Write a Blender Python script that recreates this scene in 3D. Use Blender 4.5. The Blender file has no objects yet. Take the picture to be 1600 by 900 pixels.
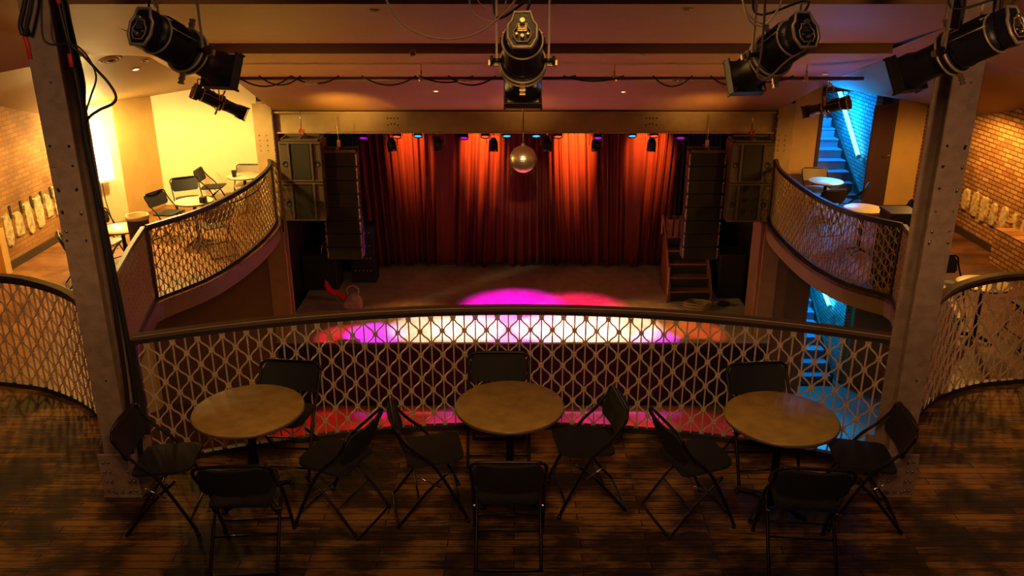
import bpy, math, random
from mathutils import Vector, Matrix
from mathutils.bvhtree import BVHTree
random.seed(7)
PI = math.pi
R = math.radians
sc = bpy.context.scene
COL = sc.collection
V = Vector

# ------------------------------------------------------------------ camera
CAMH, FPX, PITCH, CU = 3.65, 1335.0, R(20.4), 803.0
cd = bpy.data.cameras.new('camera'); cam = bpy.data.objects.new('camera', cd); COL.objects.link(cam)
cam.location = (0, 0, CAMH); cam.rotation_euler = (PI/2 - PITCH, 0, 0)
cd.sensor_width = 36; cd.lens = 36*FPX/1600; cd.shift_x = -(CU-800)/1600; cd.clip_start = .05; cd.clip_end = 200
sc.camera = cam
def ray(u, v):
    x = (u-CU)/FPX; y = -(v-450)/FPX; c, s = math.cos(PITCH), math.sin(PITCH)
    return V((x, c+y*s, -s+y*c))
def at_y(u, v, y):
    r = ray(u, v); t = y/r.y; return V((r.x*t, y, CAMH+r.z*t))
def at_z(u, v, z):
    r = ray(u, v); t = (z-CAMH)/r.z; return V((r.x*t, r.y*t, z))

# ------------------------------------------------------------------ materials
def mat(name, col, rough=.6, metal=0., spec=.5, noise=0., nscale=8., bump=0., bscale=60., col2=None, emit=None, estr=0., sheen=0.):
    m = bpy.data.materials.new(name); m.use_nodes = True
    nt = m.node_tree; b = nt.nodes['Principled BSDF']
    b.inputs['Base Color'].default_value = (*col, 1)
    b.inputs['Roughness'].default_value = rough; b.inputs['Metallic'].default_value = metal
    b.inputs['Specular IOR Level'].default_value = spec
    if sheen: b.inputs['Sheen Weight'].default_value = sheen
    tc = nt.nodes.new('ShaderNodeTexCoord')
    if noise or col2:
        n = nt.nodes.new('ShaderNodeTexNoise'); n.inputs['Scale'].default_value = nscale; n.inputs['Detail'].default_value = 6
        nt.links.new(tc.outputs['Object'], n.inputs['Vector'])
        r = nt.nodes.new('ShaderNodeValToRGB'); nt.links.new(n.outputs['Fac'], r.inputs['Fac'])
        c2 = col2 or tuple(c*(1-noise) for c in col)
        r.color_ramp.elements[0].position = .35; r.color_ramp.elements[1].position = .65
        r.color_ramp.elements[0].color = (*c2, 1); r.color_ramp.elements[1].color = (*col, 1)
        nt.links.new(r.outputs['Color'], b.inputs['Base Color'])
    if bump:
        n2 = nt.nodes.new('ShaderNodeTexNoise'); n2.inputs['Scale'].default_value = bscale; n2.inputs['Detail'].default_value = 5
        nt.links.new(tc.outputs['Object'], n2.inputs['Vector'])
        bp = nt.nodes.new('ShaderNodeBump'); bp.inputs['Strength'].default_value = bump; bp.inputs['Distance'].default_value = .02
        nt.links.new(n2.outputs['Fac'], bp.inputs['Height']); nt.links.new(bp.outputs['Normal'], b.inputs['Normal'])
    if emit:
        b.inputs['Emission Color'].default_value = (*emit, 1); b.inputs['Emission Strength'].default_value = estr
    return m

def brick_mat(name, c1, c2, mortar, axis='yz', scale=1., bw=.21, rh=.07, bump=.5, msize=.008, plaster=None):
    m = bpy.data.materials.new(name); m.use_nodes = True
    nt = m.node_tree; b = nt.nodes['Principled BSDF']; L = nt.links.new
    tc = nt.nodes.new('ShaderNodeTexCoord'); sp = nt.nodes.new('ShaderNodeSeparateXYZ'); cb = nt.nodes.new('ShaderNodeCombineXYZ')
    L(tc.outputs['Object'], sp.inputs[0])
    L(sp.outputs[{'x': 0, 'y': 1, 'z': 2}[axis[0]]], cb.inputs[0]); L(sp.outputs[{'x': 0, 'y': 1, 'z': 2}[axis[1]]], cb.inputs[1])
    bt = nt.nodes.new('ShaderNodeTexBrick'); L(cb.outputs[0], bt.inputs['Vector'])
    bt.inputs['Scale'].default_value = scale; bt.inputs['Brick Width'].default_value = bw; bt.inputs['Row Height'].default_value = rh
    bt.inputs['Mortar Size'].default_value = msize; bt.inputs['Mortar Smooth'].default_value = .3; bt.inputs['Bias'].default_value = 0
    bt.inputs['Color1'].default_value = (*c1, 1); bt.inputs['Color2'].default_value = (*c2, 1); bt.inputs['Mortar'].default_value = (*mortar, 1)
    n = nt.nodes.new('ShaderNodeTexNoise'); n.inputs['Scale'].default_value = 1.3; n.inputs['Detail'].default_value = 8; L(tc.outputs['Object'], n.inputs['Vector'])
    mx = nt.nodes.new('ShaderNodeMix'); mx.data_type = 'RGBA'; mx.blend_type = 'MULTIPLY'; mx.inputs['Factor'].default_value = .7
    r = nt.nodes.new('ShaderNodeValToRGB'); r.color_ramp.elements[0].position = .3; r.color_ramp.elements[1].position = .62
    r.color_ramp.elements[0].color = (.35, .3, .26, 1); r.color_ramp.elements[1].color = (1, 1, 1, 1)
    L(n.outputs['Fac'], r.inputs['Fac']); L(bt.outputs['Color'], mx.inputs['A']); L(r.outputs['Color'], mx.inputs['B'])
    L(mx.outputs['Result'], b.inputs['Base Color'])
    n3 = nt.nodes.new('ShaderNodeTexNoise'); n3.inputs['Scale'].default_value = 40; L(tc.outputs['Object'], n3.inputs['Vector'])
    ad = nt.nodes.new('ShaderNodeMath'); ad.operation = 'MULTIPLY_ADD'; ad.inputs[1].default_value = -1.0; L(bt.outputs['Fac'], ad.inputs[0])
    L(n3.outputs['Fac'], ad.inputs[2])
    bp = nt.nodes.new('ShaderNodeBump'); bp.inputs['Strength'].default_value = bump; bp.inputs['Distance'].default_value = .012
    L(ad.outputs[0], bp.inputs['Height']); L(bp.outputs['Normal'], b.inputs['Normal'])
    b.inputs['Roughness'].default_value = .85
    return m

def wood_floor(name, dark, mid, light, plank=.075, rough=.45):
    m = bpy.data.materials.new(name); m.use_nodes = True
    nt = m.node_tree; b = nt.nodes['Principled BSDF']; L = nt.links.new
    tc = nt.nodes.new('ShaderNodeTexCoord')
    bt = nt.nodes.new('ShaderNodeTexBrick'); L(tc.outputs['Object'], bt.inputs['Vector'])
    bt.inputs['Scale'].default_value = 1; bt.inputs['Brick Width'].default_value = .9; bt.inputs['Row Height'].default_value = plank
    bt.inputs['Mortar Size'].default_value = .0035; bt.inputs['Mortar Smooth'].default_value = .1
    bt.inputs['Color1'].default_value = (.25, .25, .25, 1); bt.inputs['Color2'].default_value = (1, 1, 1, 1); bt.inputs['Mortar'].default_value = (0, 0, 0, 1)
    mp = nt.nodes.new('ShaderNodeMapping'); mp.inputs['Scale'].default_value = (4.5, 60, 1); L(tc.outputs['Object'], mp.inputs['Vector'])
    g = nt.nodes.new('ShaderNodeTexNoise'); g.inputs['Scale'].default_value = 1; g.inputs['Detail'].default_value = 8; g.inputs['Roughness'].default_value = .65; L(mp.outputs[0], g.inputs['Vector'])
    w = nt.nodes.new('ShaderNodeTexNoise'); w.inputs['Scale'].default_value = 2.2; w.inputs['Detail'].default_value = 5; L(tc.outputs['Object'], w.inputs['Vector'])
    a1 = nt.nodes.new('ShaderNodeMath'); a1.operation = 'MULTIPLY_ADD'; a1.inputs[1].default_value = .55; L(g.outputs['Fac'], a1.inputs[0])
    a2 = nt.nodes.new('ShaderNodeMath'); a2.operation = 'MULTIPLY_ADD'; a2.inputs[1].default_value = .14
    L(bt.outputs['Color'], a2.inputs[0]); L(w.outputs['Fac'], a2.inputs[2]); L(a2.outputs[0], a1.inputs[2])
    r = nt.nodes.new('ShaderNodeValToRGB'); L(a1.outputs[0], r.inputs['Fac'])
    e = r.color_ramp.elements; e[0].position = .68; e[0].color = (*dark, 1); e[1].position = 1.0; e[1].color = (*light, 1)
    k = r.color_ramp.elements.new(.84); k.color = (*mid, 1)
    mx = nt.nodes.new('ShaderNodeMix'); mx.data_type = 'RGBA'; mx.blend_type = 'MIX'; mx.inputs['B'].default_value = (dark[0]*.3, dark[1]*.3, dark[2]*.3, 1)
    L(bt.outputs['Fac'], mx.inputs['Factor']); L(r.outputs['Color'], mx.inputs['A']); L(mx.outputs['Result'], b.inputs['Base Color'])
    bp = nt.nodes.new('ShaderNodeBump'); bp.inputs['Strength'].default_value = .35; bp.inputs['Distance'].default_value = .01
    L(g.outputs['Fac'], bp.inputs['Height']); L(bp.outputs['Normal'], b.inputs['Normal'])
    b.inputs['Roughness'].default_value = rough; b.inputs['Specular IOR Level'].default_value = .3
    return m

M = {
 'floor': wood_floor('worn dark wood floor', (.022, .012, .010), (.075, .034, .015), (.42, .20, .045), rough=.62),
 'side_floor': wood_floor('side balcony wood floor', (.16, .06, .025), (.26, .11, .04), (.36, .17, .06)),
 'side_floor_dimmed': wood_floor('shade darkened side balcony floor', (.05, .02, .012), (.09, .036, .018), (.15, .06, .03)),  # right floor: its dimmer light is put into a darker wood colour
 'ground': mat('ground floor', (.20, .12, .10), .45, noise=.3, nscale=2),
 'stage_floor': mat('stage floor', (.52, .47, .46), .38, noise=.3, nscale=5, bump=.1),
 'black': mat('matte black', (.012, .012, .016), .6, noise=.3, nscale=4),
 'stage_face': mat('stage face', (.006, .005, .007), .6, noise=.4, nscale=3),
 'brick': brick_mat('ochre brick', (.42, .20, .06), (.31, .13, .04), (.29, .14, .05), msize=.007, bump=.8),
 'brick_r': brick_mat('red ochre brick', (.36, .14, .04), (.62, .33, .11), (.13, .06, .025), msize=.012, bump=.8),
 'brick_blue': brick_mat('stairwell brick', (.45, .40, .38), (.30, .27, .26), (.12, .10, .10), bump=1.0, msize=.012),
 'plaster': mat('flaking plaster', (.70, .52, .28), .9, noise=.5, nscale=14, bump=.8, bscale=30),
 'cream': mat('cream wall paint', (.85, .72, .44), .7, noise=.05, nscale=3),
 'cream2': mat('ochre wall paint', (.68, .42, .15), .7, noise=.12, nscale=3),
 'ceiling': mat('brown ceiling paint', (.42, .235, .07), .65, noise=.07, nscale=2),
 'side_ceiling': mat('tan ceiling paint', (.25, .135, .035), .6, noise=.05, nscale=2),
 'column': mat('grey brown steel paint', (.34, .23, .17), .55, .0, noise=.25, nscale=14, bump=.15),
 'prosc': mat('ochre steel paint', (.46, .31, .14), .5, noise=.15, nscale=5),
 'rivet': mat('rivet steel', (.40, .34, .27), .35, .9),
 'dark_hole': mat('bolt hole', (.01, .01, .012), .8),
 'rail': mat('dark brown rail paint', (.14, .08, .045), .4, noise=.2),
 'rail_dark': mat('black rail paint', (.025, .02, .022), .45),
 'lattice': mat('bronze lattice paint', (.72, .53, .36), .4, .15, noise=.2, nscale=20),
 'lattice_side': mat('ochre lattice paint', (.40, .27, .12), .45, .25, noise=.2, nscale=20),
 'fascia': mat('brown fascia paint', (.27, .165, .07), .6, noise=.1),
 'table': mat('scuffed tan tabletop', (.58, .35, .09), .55, spec=.3, noise=.28, nscale=9, bump=.06),
 'table_edge': mat('tabletop edge band', (.30, .20, .10), .35, .6),
 'table_pale': mat('pale tabletop', (.72, .62, .42), .35),
 'iron': mat('cast iron', (.014, .013, .016), .5, .3),
 'vinyl': mat('charcoal vinyl', (.013, .011, .014), .75, noise=.2, bump=.1, bscale=120),
 'vinyl_b': mat('black vinyl', (.012, .011, .015), .6),
 'chair_metal': mat('chair frame steel', (.10, .09, .09), .3, .8),
 'chair_dark': mat('black chair frame', (.02, .018, .022), .35, .6),
 'vinyl_tan': mat('tan chair steel', (.30, .22, .13), .5),
 'lamp': mat('black lamp enamel', (.016, .014, .018), .38, .0, noise=.3, bump=.1),
 'lamp_trim': mat('worn lamp trim', (.55, .42, .26), .42, .5),
 'brass': mat('worn brass', (.75, .55, .25), .3, .9),
 'cable': mat('black cable rubber', (.015, .014, .016), .5),
 'cable_tan': mat('tan cable', (.42, .28, .15), .5),
 'cable_white': mat('pale safety cable', (.80, .70, .52), .35, .4),
 'red_tape': mat('red tape', (.80, .05, .02), .6),
 'grille': mat('speaker grille', (.028, .022, .02), .7, .2, noise=.3, nscale=220, bump=.3, bscale=260),
 'grille_b': mat('black speaker grille', (.018, .013, .012), .65, .2, noise=.3, nscale=220, bump=.3, bscale=260),
 'cabinet': mat('speaker cabinet', (.095, .06, .034), .55, noise=.2, nscale=10),
 'cabinet_b': mat('black cabinet', (.016, .014, .016), .55),
 'chrome': mat('chrome', (.75, .72, .68), .15, 1.),
 'wood': mat('stained wood', (.30, .12, .05), .45, noise=.3, nscale=10),
 'door': mat('dark door paint', (.07, .035, .05), .45),
 'trim_dark': mat('dark trim paint', (.05, .03, .02), .5),
 'stair': mat('light tinted stair', (.10, .17, .26), .5, noise=.1),  # blue of the tube light is mixed into this stair colour
 'white': mat('white enamel', (.85, .82, .76), .4),
 'bin': mat('dark bin plastic', (.07, .05, .04), .45),
 'liner': mat('pale bin liner', (.80, .72, .50), .5),
 'red_cloth': mat('red cloth', (.75, .02, .02), .8, bump=.3),
 'tan_cloth': mat('tan leather', (.45, .25, .13), .7, noise=.4, nscale=20, bump=.5),
 'glow_white': mat('lit diffuser', (.9, .9, .85), .4, emit=(1, .80, .45), estr=7),
 'glow_red': mat('red glass panel', (.7, .05, .02), .4, emit=(1, .12, .03), estr=.8),
 'glow_cyan': mat('cyan light tube', (.5, .9, 1), .3, emit=(.03, .52, 1), estr=20),
 'led_red': mat('red lamp lens', (.5, .02, .02), .3, emit=(1, .05, .015), estr=2.6),
 'led_blue': mat('blue lamp lens', (.02, .2, .5), .3, emit=(.03, .42, 1), estr=1.6),
 'led_purple': mat('purple lamp lens', (.3, .02, .5), .3, emit=(.40, .0, .62), estr=1.1),
 'led_purple_dim': mat('dim purple lamp lens', (.2, .02, .3), .3, emit=(.30, .01, .5), estr=.5),
 'led_warm': mat('warm lamp lens', (.8, .6, .3), .3, emit=(1, .62, .25), estr=5),
 'lens': mat('glass lens', (.05, .05, .06), .08, 0, .8),
}
# red curtain velvet
M['curtain'] = mat('red velvet curtain', (.17, .022, .005), .85, noise=.15, nscale=3, sheen=.0)
# mirror ball facets
def ball_mat():
    m = bpy.data.materials.new('mirror facets'); m.use_nodes = True
    nt = m.node_tree; b = nt.nodes['Principled BSDF']
    b.inputs['Base Color'].default_value = (.98, .82, .52, 1); b.inputs['Metallic'].default_value = 1; b.inputs['Roughness'].default_value = .34
    return m
M['mirror'] = ball_mat()

# ------------------------------------------------------------------ mesh builder
class MB:
    def __init__(s): s.v = []; s.f = []; s.sm = []
    def add(s, vs, fs, smooth=False, mx=None):
        o = len(s.v)
        for p in vs: s.v.append(tuple(mx @ V(p)) if mx else tuple(p))
        for f in fs: s.f.append([o+i for i in f]); s.sm.append(smooth)
        return s
    def box(s, x0, x1, y0, y1, z0, z1, mx=None):
        vs = [(x, y, z) for z in (z0, z1) for y in (y0, y1) for x in (x0, x1)]
        return s.add(vs, [(0,2,3,1), (4,5,7,6), (0,1,5,4), (2,6,7,3), (0,4,6,2), (1,3,7,5)], False, mx)
    def cyl(s, p0, p1, r0, r1=None, n=16, cap=True):
        r1 = r0 if r1 is None else r1
        return s.tube([p0, p1], [r0, r1], n, cap)
    def tube(s, pts, rad, n=8, cap=True, closed=False):
        pts = [V(p) for p in pts]; k = len(pts)
        if not isinstance(rad, (list, tuple)): rad = [rad]*k
        tang = []
        for i in range(k):
            a = pts[(i-1) % k] if (closed or i > 0) else pts[i]
            b = pts[(i+1) % k] if (closed or i < k-1) else pts[i]
            t = b-a; tang.append(t.normalized() if t.length > 1e-9 else V((0,0,1)))
        up = V((0,0,1)) if abs(tang[0].z) < .9 else V((0,1,0))
        nrm = (up - tang[0]*up.dot(tang[0])).normalized(); vs = []
        for i in range(k):
            nrm = nrm - tang[i]*nrm.dot(tang[i])
            nrm = nrm.normalized() if nrm.length > 1e-6 else V((1,0,0))
            bn = tang[i].cross(nrm)
            for j in range(n):
                a = 2*PI*j/n + PI/n; vs.append(pts[i] + (nrm*math.cos(a)+bn*math.sin(a))*rad[i])
        fs = []
        for i in range(k if closed else k-1):
            i2 = (i+1) % k
            for j in range(n): fs.append((i*n+j, i*n+(j+1) % n, i2*n+(j+1) % n, i2*n+j))
        s.add(vs, fs, n > 5)
        if cap and not closed:
            o = len(s.v)-len(vs)
            s.f.append([o+j for j in range(n)][::-1]); s.sm.append(False)
            s.f.append([o+(k-1)*n+j for j in range(n)]); s.sm.append(False)
        return s
    def lathe(s, prof, n=32, mx=None, closed=False):      # prof: (r, z) along local z
        vs = []; fs = []
        for r, z in prof:
            for j in range(n): a = 2*PI*j/n; vs.append((r*math.cos(a), r*math.sin(a), z))
        k = len(prof)
        for i in range(k-1 if not closed else k):
            i2 = (i+1) % k
            for j in range(n): fs.append((i*n+j, i*n+(j+1) % n, i2*n+(j+1) % n, i2*n+j))
        s.add(vs, fs, True, mx)
        if not closed:
            o = len(s.v)-len(vs)
            if prof[0][0] > 1e-5: s.f.append([o+j for j in range(n)][::-1]); s.sm.append(False)
            if prof[-1][0] > 1e-5: s.f.append([o+(k-1)*n+j for j in range(n)]); s.sm.append(False)
        return s
    def prism(s, poly, z0, z1, mx=None):      # poly CCW in xy
        n = len(poly)
        vs = [(x, y, z0) for x, y in poly]+[(x, y, z1) for x, y in poly]
        fs = [tuple(range(n))[::-1], tuple(range(n, 2*n))]+[(i, (i+1) % n, n+(i+1) % n, n+i) for i in range(n)]
        return s.add(vs, fs, False, mx)
    def grid(s, rows, smooth=True):       # rows of equal length of points
        n = len(rows[0]); vs = [p for r in rows for p in r]
        fs = [(i*n+j, i*n+j+1, (i+1)*n+j+1, (i+1)*n+j) for i in range(len(rows)-1) for j in range(n-1)]
        return s.add(vs, fs, smooth)
    def build(s, name, m, parent=None, bevel=0, solid=0, mx=None, off=-1):
        me = bpy.data.meshes.new(name); me.from_pydata(s.v, [], s.f); me.update()
        me.polygons.foreach_set('use_smooth', s.sm)
        if mx: me.transform(mx)
        me.materials.append(M[m] if isinstance(m, str) else m)
        o = bpy.data.objects.new(name, me); COL.objects.link(o)
        if parent: o.parent = parent
        if bevel:
            b = o.modifiers.new('bevel', 'BEVEL'); b.width = bevel; b.segments = 2; b.limit_method = 'ANGLE'; b.angle_limit = R(35)
        if solid:
            b = o.modifiers.new('solid', 'SOLIDIFY'); b.thickness = solid; b.offset = off
        return o
def tag(o, label=None, cat=None, group=None, kind=None):
    if label: o['label'] = label
    if cat: o['category'] = cat
    if group: o['group'] = group
    if kind: o['kind'] = kind
    return o
def thing(name, label, cat, loc=(0,0,0), rz=0, group=None):
    o = bpy.data.objects.new(name, None); COL.objects.link(o); o.empty_display_size = .1
    o.location = loc; o.rotation_euler = (0, 0, rz); return tag(o, label, cat, group)
def struct(name, mb, m, bevel=0, solid=0, off=-1):
    return tag(mb.build(name, m, None, bevel, solid, off=off), kind='structure')
KIDS = {}
def copy_tree(o, parent=None):
    c = o.copy(); COL.objects.link(c)
    if parent: c.parent = parent
    for ch in [x for x in bpy.data.objects if x.parent == o]: copy_tree(ch, c)
    return c
def place(proto, used, loc, rz, label, group=None):
    o = proto if not used else copy_tree(proto)
    o.location = loc; o.rotation_euler = (0, 0, rz); o['label'] = label
    if group: o['group'] = group
    return o
def light(kind, name, loc, energy, col, size=.1, target=None, spot=60, blend=.5, size_y=None):
    l = bpy.data.lights.new(name, kind); l.energy = energy; l.color = col
    if kind == 'AREA':
        l.size = size
        if size_y: l.shape = 'RECTANGLE'; l.size_y = size_y
    elif kind == 'SPOT': l.spot_size = R(spot); l.spot_blend = blend; l.shadow_soft_size = size
    else: l.shadow_soft_size = size
    o = bpy.data.objects.new(name, l); COL.objects.link(o); o.location = loc
    if target is not None: o.rotation_euler = (V(target)-V(loc)).to_track_quat('-Z', 'Y').to_euler()
    return o
def smooth_path(pts, n=8):                # Catmull-Rom in any dimension
    P = [V(p) for p in pts]; P = [P[0]*2-P[1]]+P+[P[-1]*2-P[-2]]; out = []
    for i in range(1, len(P)-2):
        for k in range(n):
            t = k/n; a, b, c, d = P[i-1:i+3]
            out.append(.5*((2*b)+(c-a)*t+(2*a-5*b+4*c-d)*t*t+(3*b-a-3*c+d)*t**3))
    out.append(P[-2]); return out
def resample(pts, step):
    L = [0]
    for a, b in zip(pts, pts[1:]): L.append(L[-1]+(b-a).length)
    n = max(1, round(L[-1]/step)); out = []; j = 0
    for i in range(n+1):
        s = L[-1]*i/n
        while j < len(L)-2 and L[j+1] < s: j += 1
        t = (s-L[j])/max(1e-9, L[j+1]-L[j]); out.append(pts[j].lerp(pts[j+1], min(1, t)))
    return out

# ------------------------------------------------------------------ setting
GZ, SZ, SF = -4.5, -3.1, -.6         # ground, stage, side balcony floor
XL, XR, YF = -7.62, 7.68, 16.04
def arc_y(x): return 6.40-7.05+math.sqrt(7.05**2-x*x)
main_path = [V((x, arc_y(x), 0)) for x in [-2.83+5.66*i/40 for i in range(41)]]
ll_path = smooth_path([(-7.55, 7.28, 0), (-5.4, 7.26, 0), (-4.55, 7.15, 0), (-4.12, 6.98, 0), (-3.7, 6.68, 0), (-3.36, 6.28, 0), (-3.12, 5.9, 0)], 8)
rr_path = smooth_path([(7.6, 7.32, 0), (5.4, 7.32, 0), (4.68, 7.24, 0), (4.22, 7.13, 0), (3.76, 6.85, 0), (3.36, 6.4, 0), (3.06, 5.9, 0)], 8)
ls_path = smooth_path([(-4.9, 10.95, SF), (-4.5, 11.75, SF), (-4.29, 12.7, SF), (-4.21, 13.7, SF), (-4.25, 14.6, SF), (-4.4, 15.2, SF)], 8)
lshort = smooth_path([(-4.15, 7.6, SF), (-4.5, 9.1, SF), (-4.72, 10.0, SF), (-4.92, 10.9, SF)], 8)
rs_path = smooth_path([(5.22, 11.05, SF), (4.82, 11.55, SF), (4.6, 12.3, SF), (4.53, 13.3, SF), (4.56, 14.4, SF), (4.72, 15.2, SF)], 8)
rshort = smooth_path([(4.35, 7.7, SF), (4.75, 9.1, SF), (5.0, 10.0, SF), (5.22, 11.0, SF)], 8)
# upper tier floor with its curved edge
ed = [(p.x, p.y+.09) for p in ll_path]+[(-2.9, 5.92)]+[(p.x, p.y+.09) for p in main_path]+[(2.95, 5.92)]+[(p.x, p.y+.09) for p in reversed(rr_path)]
ed = [(p[0], p[1]) for p in ed]
mb = MB().prism([(XL, -1.2)] + [(XR, -1.2)] + [(XR, 7.41)] + ed[::-1][1:-1] + [(XL, 7.37)], -.3, 0)
struct('floor', mb, 'floor')
# side balcony slabs
fl = [(p.x, p.y) for p in lshort[:-1]]+[(p.x+.05, p.y) for p in ls_path]
mb = MB().prism([(XL, 7.42)]+[(-4.1, 7.42)]+[(x+.04, y) for x, y in fl]+[(-4.4, YF), (XL, YF)], SF-.05, SF)
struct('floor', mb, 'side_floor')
mb = MB().prism([(XL, 7.42)]+[(-4.1, 7.42)]+[(x+.02, y) for x, y in fl]+[(-4.4, YF-.7), (XL, YF-.7)], SF-.27, SF-.052)
struct('trim_1', mb, 'fascia')
fr = [(p.x, p.y) for p in rshort[:-1]]+[(p.x-.05, p.y) for p in rs_path]
mb = MB().prism(([(XR, 7.47)]+[(4.3, 7.47)]+[(x-.04, y) for x, y in fr]+[(4.7, YF), (XR, YF)])[::-1], SF-.05, SF)
struct('floor', mb, 'side_floor_dimmed')
mb = MB().prism(([(XR, 7.47)]+[(4.3, 7.47)]+[(x-.02, y) for x, y in fr]+[(4.7, YF-.7), (XR, YF-.7)])[::-1], SF-.27, SF-.052)
struct('trim_2', mb, 'fascia')
struct('floor', MB().box(XL, XR, 3, 22.6, GZ-.2, GZ), 'ground')
# side walls
struct('wall_left', MB().box(XL-.25, XL, -1.2, 15.2, GZ, 3.2), 'brick')
struct('wall_right', MB().box(XR, XR+.25, -1.2, 16.3, GZ, 3.2), 'brick_r')
# painted walls closing the left balcony: angled white panel, ochre return, pale end wall
struct('wall_left_front', MB().prism([(-7.62, 14.25), (-7.0, 15.02), (-7.0, 15.2), (-7.62, 15.2)], GZ, 2.4), 'cream')
struct('wall_left_return', MB().prism([(-7.2, 15.03), (-6.99, 15.03), (-6.72, YF), (-6.9, YF+.2)], SF, 2.4), 'cream2')
struct('wall_front_left', MB().box(-6.9, -4.5, YF, YF+.2, SF-.27, 2.4), 'cream')
# right end wall with stair opening and doorway
struct('wall_front_right', MB().box(4.95, 5.72, YF, YF+.2, SF-.27, 2.4).box(7.1, XR, YF, YF+.2, SF-.27, 2.4).box(5.72, 7.1, YF, YF+.2, 1.62, 2.4), 'cream2', )
struct('trim_3', MB().box(5.70, 5.76, YF-.03, YF+.2, SF, 1.62).box(7.05, 7.13, YF-.03, YF+.2, SF, 1.62).box(5.70, 7.13, YF-.03, YF+.2, 1.56, 1.64), 'trim_dark')
# ground level end walls
struct('wall_ground_left', MB().box(XL, -4.6, 15.25, 15.45, GZ, SF-.27), 'fascia')
struct('wall_ground_right', MB().box(4.72, 5.18, 15.25, 15.45, GZ, SF-.27).box(4.72, 5.72, 15.45, YF+.2, GZ, SF-.27).box(6.9, XR, YF, YF+.2, GZ, SF-.27).box(5.72, 6.9, YF, YF+.2, -1.55, SF-.27), 'fascia')
struct('wall_doorway', MB().box(6.92, 7.3, YF+.3, YF+.4, SF, 1.7), 'door')
# stage house
struct('floor_stage', MB().box(-4.6, 4.95, 15.13, 21, SZ-.06, SZ), 'stage_floor')
struct('wall_stage_apron', MB().box(-4.6, 4.95, 15.18, 15.4, GZ, SZ-.06), 'stage_face')
struct('trim_4', MB().box(-4.6, 4.95, 15.10, 15.18, SZ-.10, SZ-.02), 'trim_dark')
struct('wall_stage_left', MB().box(-4.95, -4.75, 15.46, 21, GZ, SF-.28).box(-4.75, -4.55, YF+.21, 21, SF-.28, 3.2), 'black')
struct('wall_stage_right', MB().box(5.1, 5.3, 15.46, 21, GZ, SF-.28).box(5.1, 5.3, YF+.21, 21, SF-.28, 3.2), 'black')
struct('wall_stage_wing_left', MB().box(-4.62, -4.5, 15.51, YF-.01, SF-.05, 3.2), 'black')  # black panel added in the gap to keep balcony light off the curtain
struct('wall_stage_wing_right', MB().box(4.98, 5.05, 15.51, YF-.01, SF-.05, 3.2), 'black')  # matching panel added to stop light from the right balcony
struct('wall_stage_back', MB().box(-4.95, 5.3, 21, 21.2, GZ, 3.2), 'black')
struct('ceiling_stage', MB().box(-4.95, 5.3, 15.6, 21.2, 3.2, 3.3), 'black')
# stairwell
struct('wall_stair_right', MB().box(6.8, 6.92, YF+.2, 21.6, GZ, 4.6), 'brick_blue')
struct('wall_stair_left', MB().box(5.55, 5.72, YF+.2, 21.6, GZ, 4.6), 'brick_blue')
struct('wall_stair_back', MB().box(5.55, 6.92, 21.4, 21.6, GZ, 4.6), 'brick_blue')
# baseboards
struct('baseboard_left', MB().box(XL, XL+.03, 7.5, 14.2, SF, SF+.12), 'trim_dark')
struct('baseboard_right', MB().box(XR-.03, XR, 7.6, YF, SF, SF+.12), 'trim_dark')
# proscenium beam
pb = MB().box(-4.3, 4.68, 15.3, 15.32, .93, 1.30).box(-4.3, 4.68, 15.22, 15.5, 1.28, 1.31).box(-4.3, 4.68, 15.24, 15.5, .92, .945).box(-4.3, 4.68, 15.48, 15.5, .93, 1.3)
struct('trim_5', pb, 'prosc')
# ceiling: sloping panels stepping down towards the stage
AL = [(5.6, -3.7, 4.05), (7.5, -3.9, 3.50), (7.5, -3.9, 3.385), (10.5, -4.1, 2.83), (10.5, -4.1, 2.72), (13.3, -4.25, 2.08), (15.3, -4.25, 1.31)]
AR = [(5.6, 3.9, 4.05), (7.5, 4.2, 3.50), (7.5, 4.2, 3.385), (10.5, 4.5, 2.83), (10.5, 4.5, 2.72), (13.3, 4.85, 2.08), (15.3, 4.65, 1.31)]
cm = MB()
for i in range(len(AL)-1):
    a, b, c, d = AL[i], AR[i], AR[i+1], AL[i+1]
    P = lambda q: (q[1], q[0], q[2])
    cm.add([P(a), P(b), P(c), P(d)], [(0, 1, 2, 3)])
    if abs(a[0]-d[0]) < 1e-6: pass
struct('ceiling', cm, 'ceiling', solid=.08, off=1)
# side ceilings, sloping down and outwards
YS = [5.6, 7.5, 10.5, 12.3, 13.3, 14.0, 15.3, YF]
inner = {5.6: 4.05, 7.5: 3.44, 10.5: 2.775, 12.3: 2.31, 13.3: 2.08, 14.0: 1.98, 15.3: 1.84, YF: 1.76}
edge = {5.6: 2.66, 7.5: 2.66, 10.5: 2.66, 12.3: 2.66, 13.3: 2.3, 14.0: 2.1, 15.3: 1.83, YF: 1.70}
outer = {5.6: 2.75, 7.5: 2.6, 10.5: 2.25, 12.3: 1.92, 13.3: 1.62, 14.0: 1.45, 15.3: 1.36, YF: 1.32}
def interp(tab, y):
    ks = sorted(tab)
    for a, b in zip(ks, ks[1:]):
        if y <= b: return tab[a]+(tab[b]-tab[a])*(y-a)/(b-a)
    return tab[ks[-1]]
def ax(A, y):
    ys = [(a[0], a[1]) for a in A]
    for (y0, x0), (y1, x1) in zip(ys, ys[1:]):
        if y1 > y0 and y0 <= y <= y1: return x0+(x1-x0)*(y-y0)/(y1-y0)
    return ys[-1][1]
ys = [5.6+(YF-5.6)*i/60 for i in range(61)]
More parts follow.
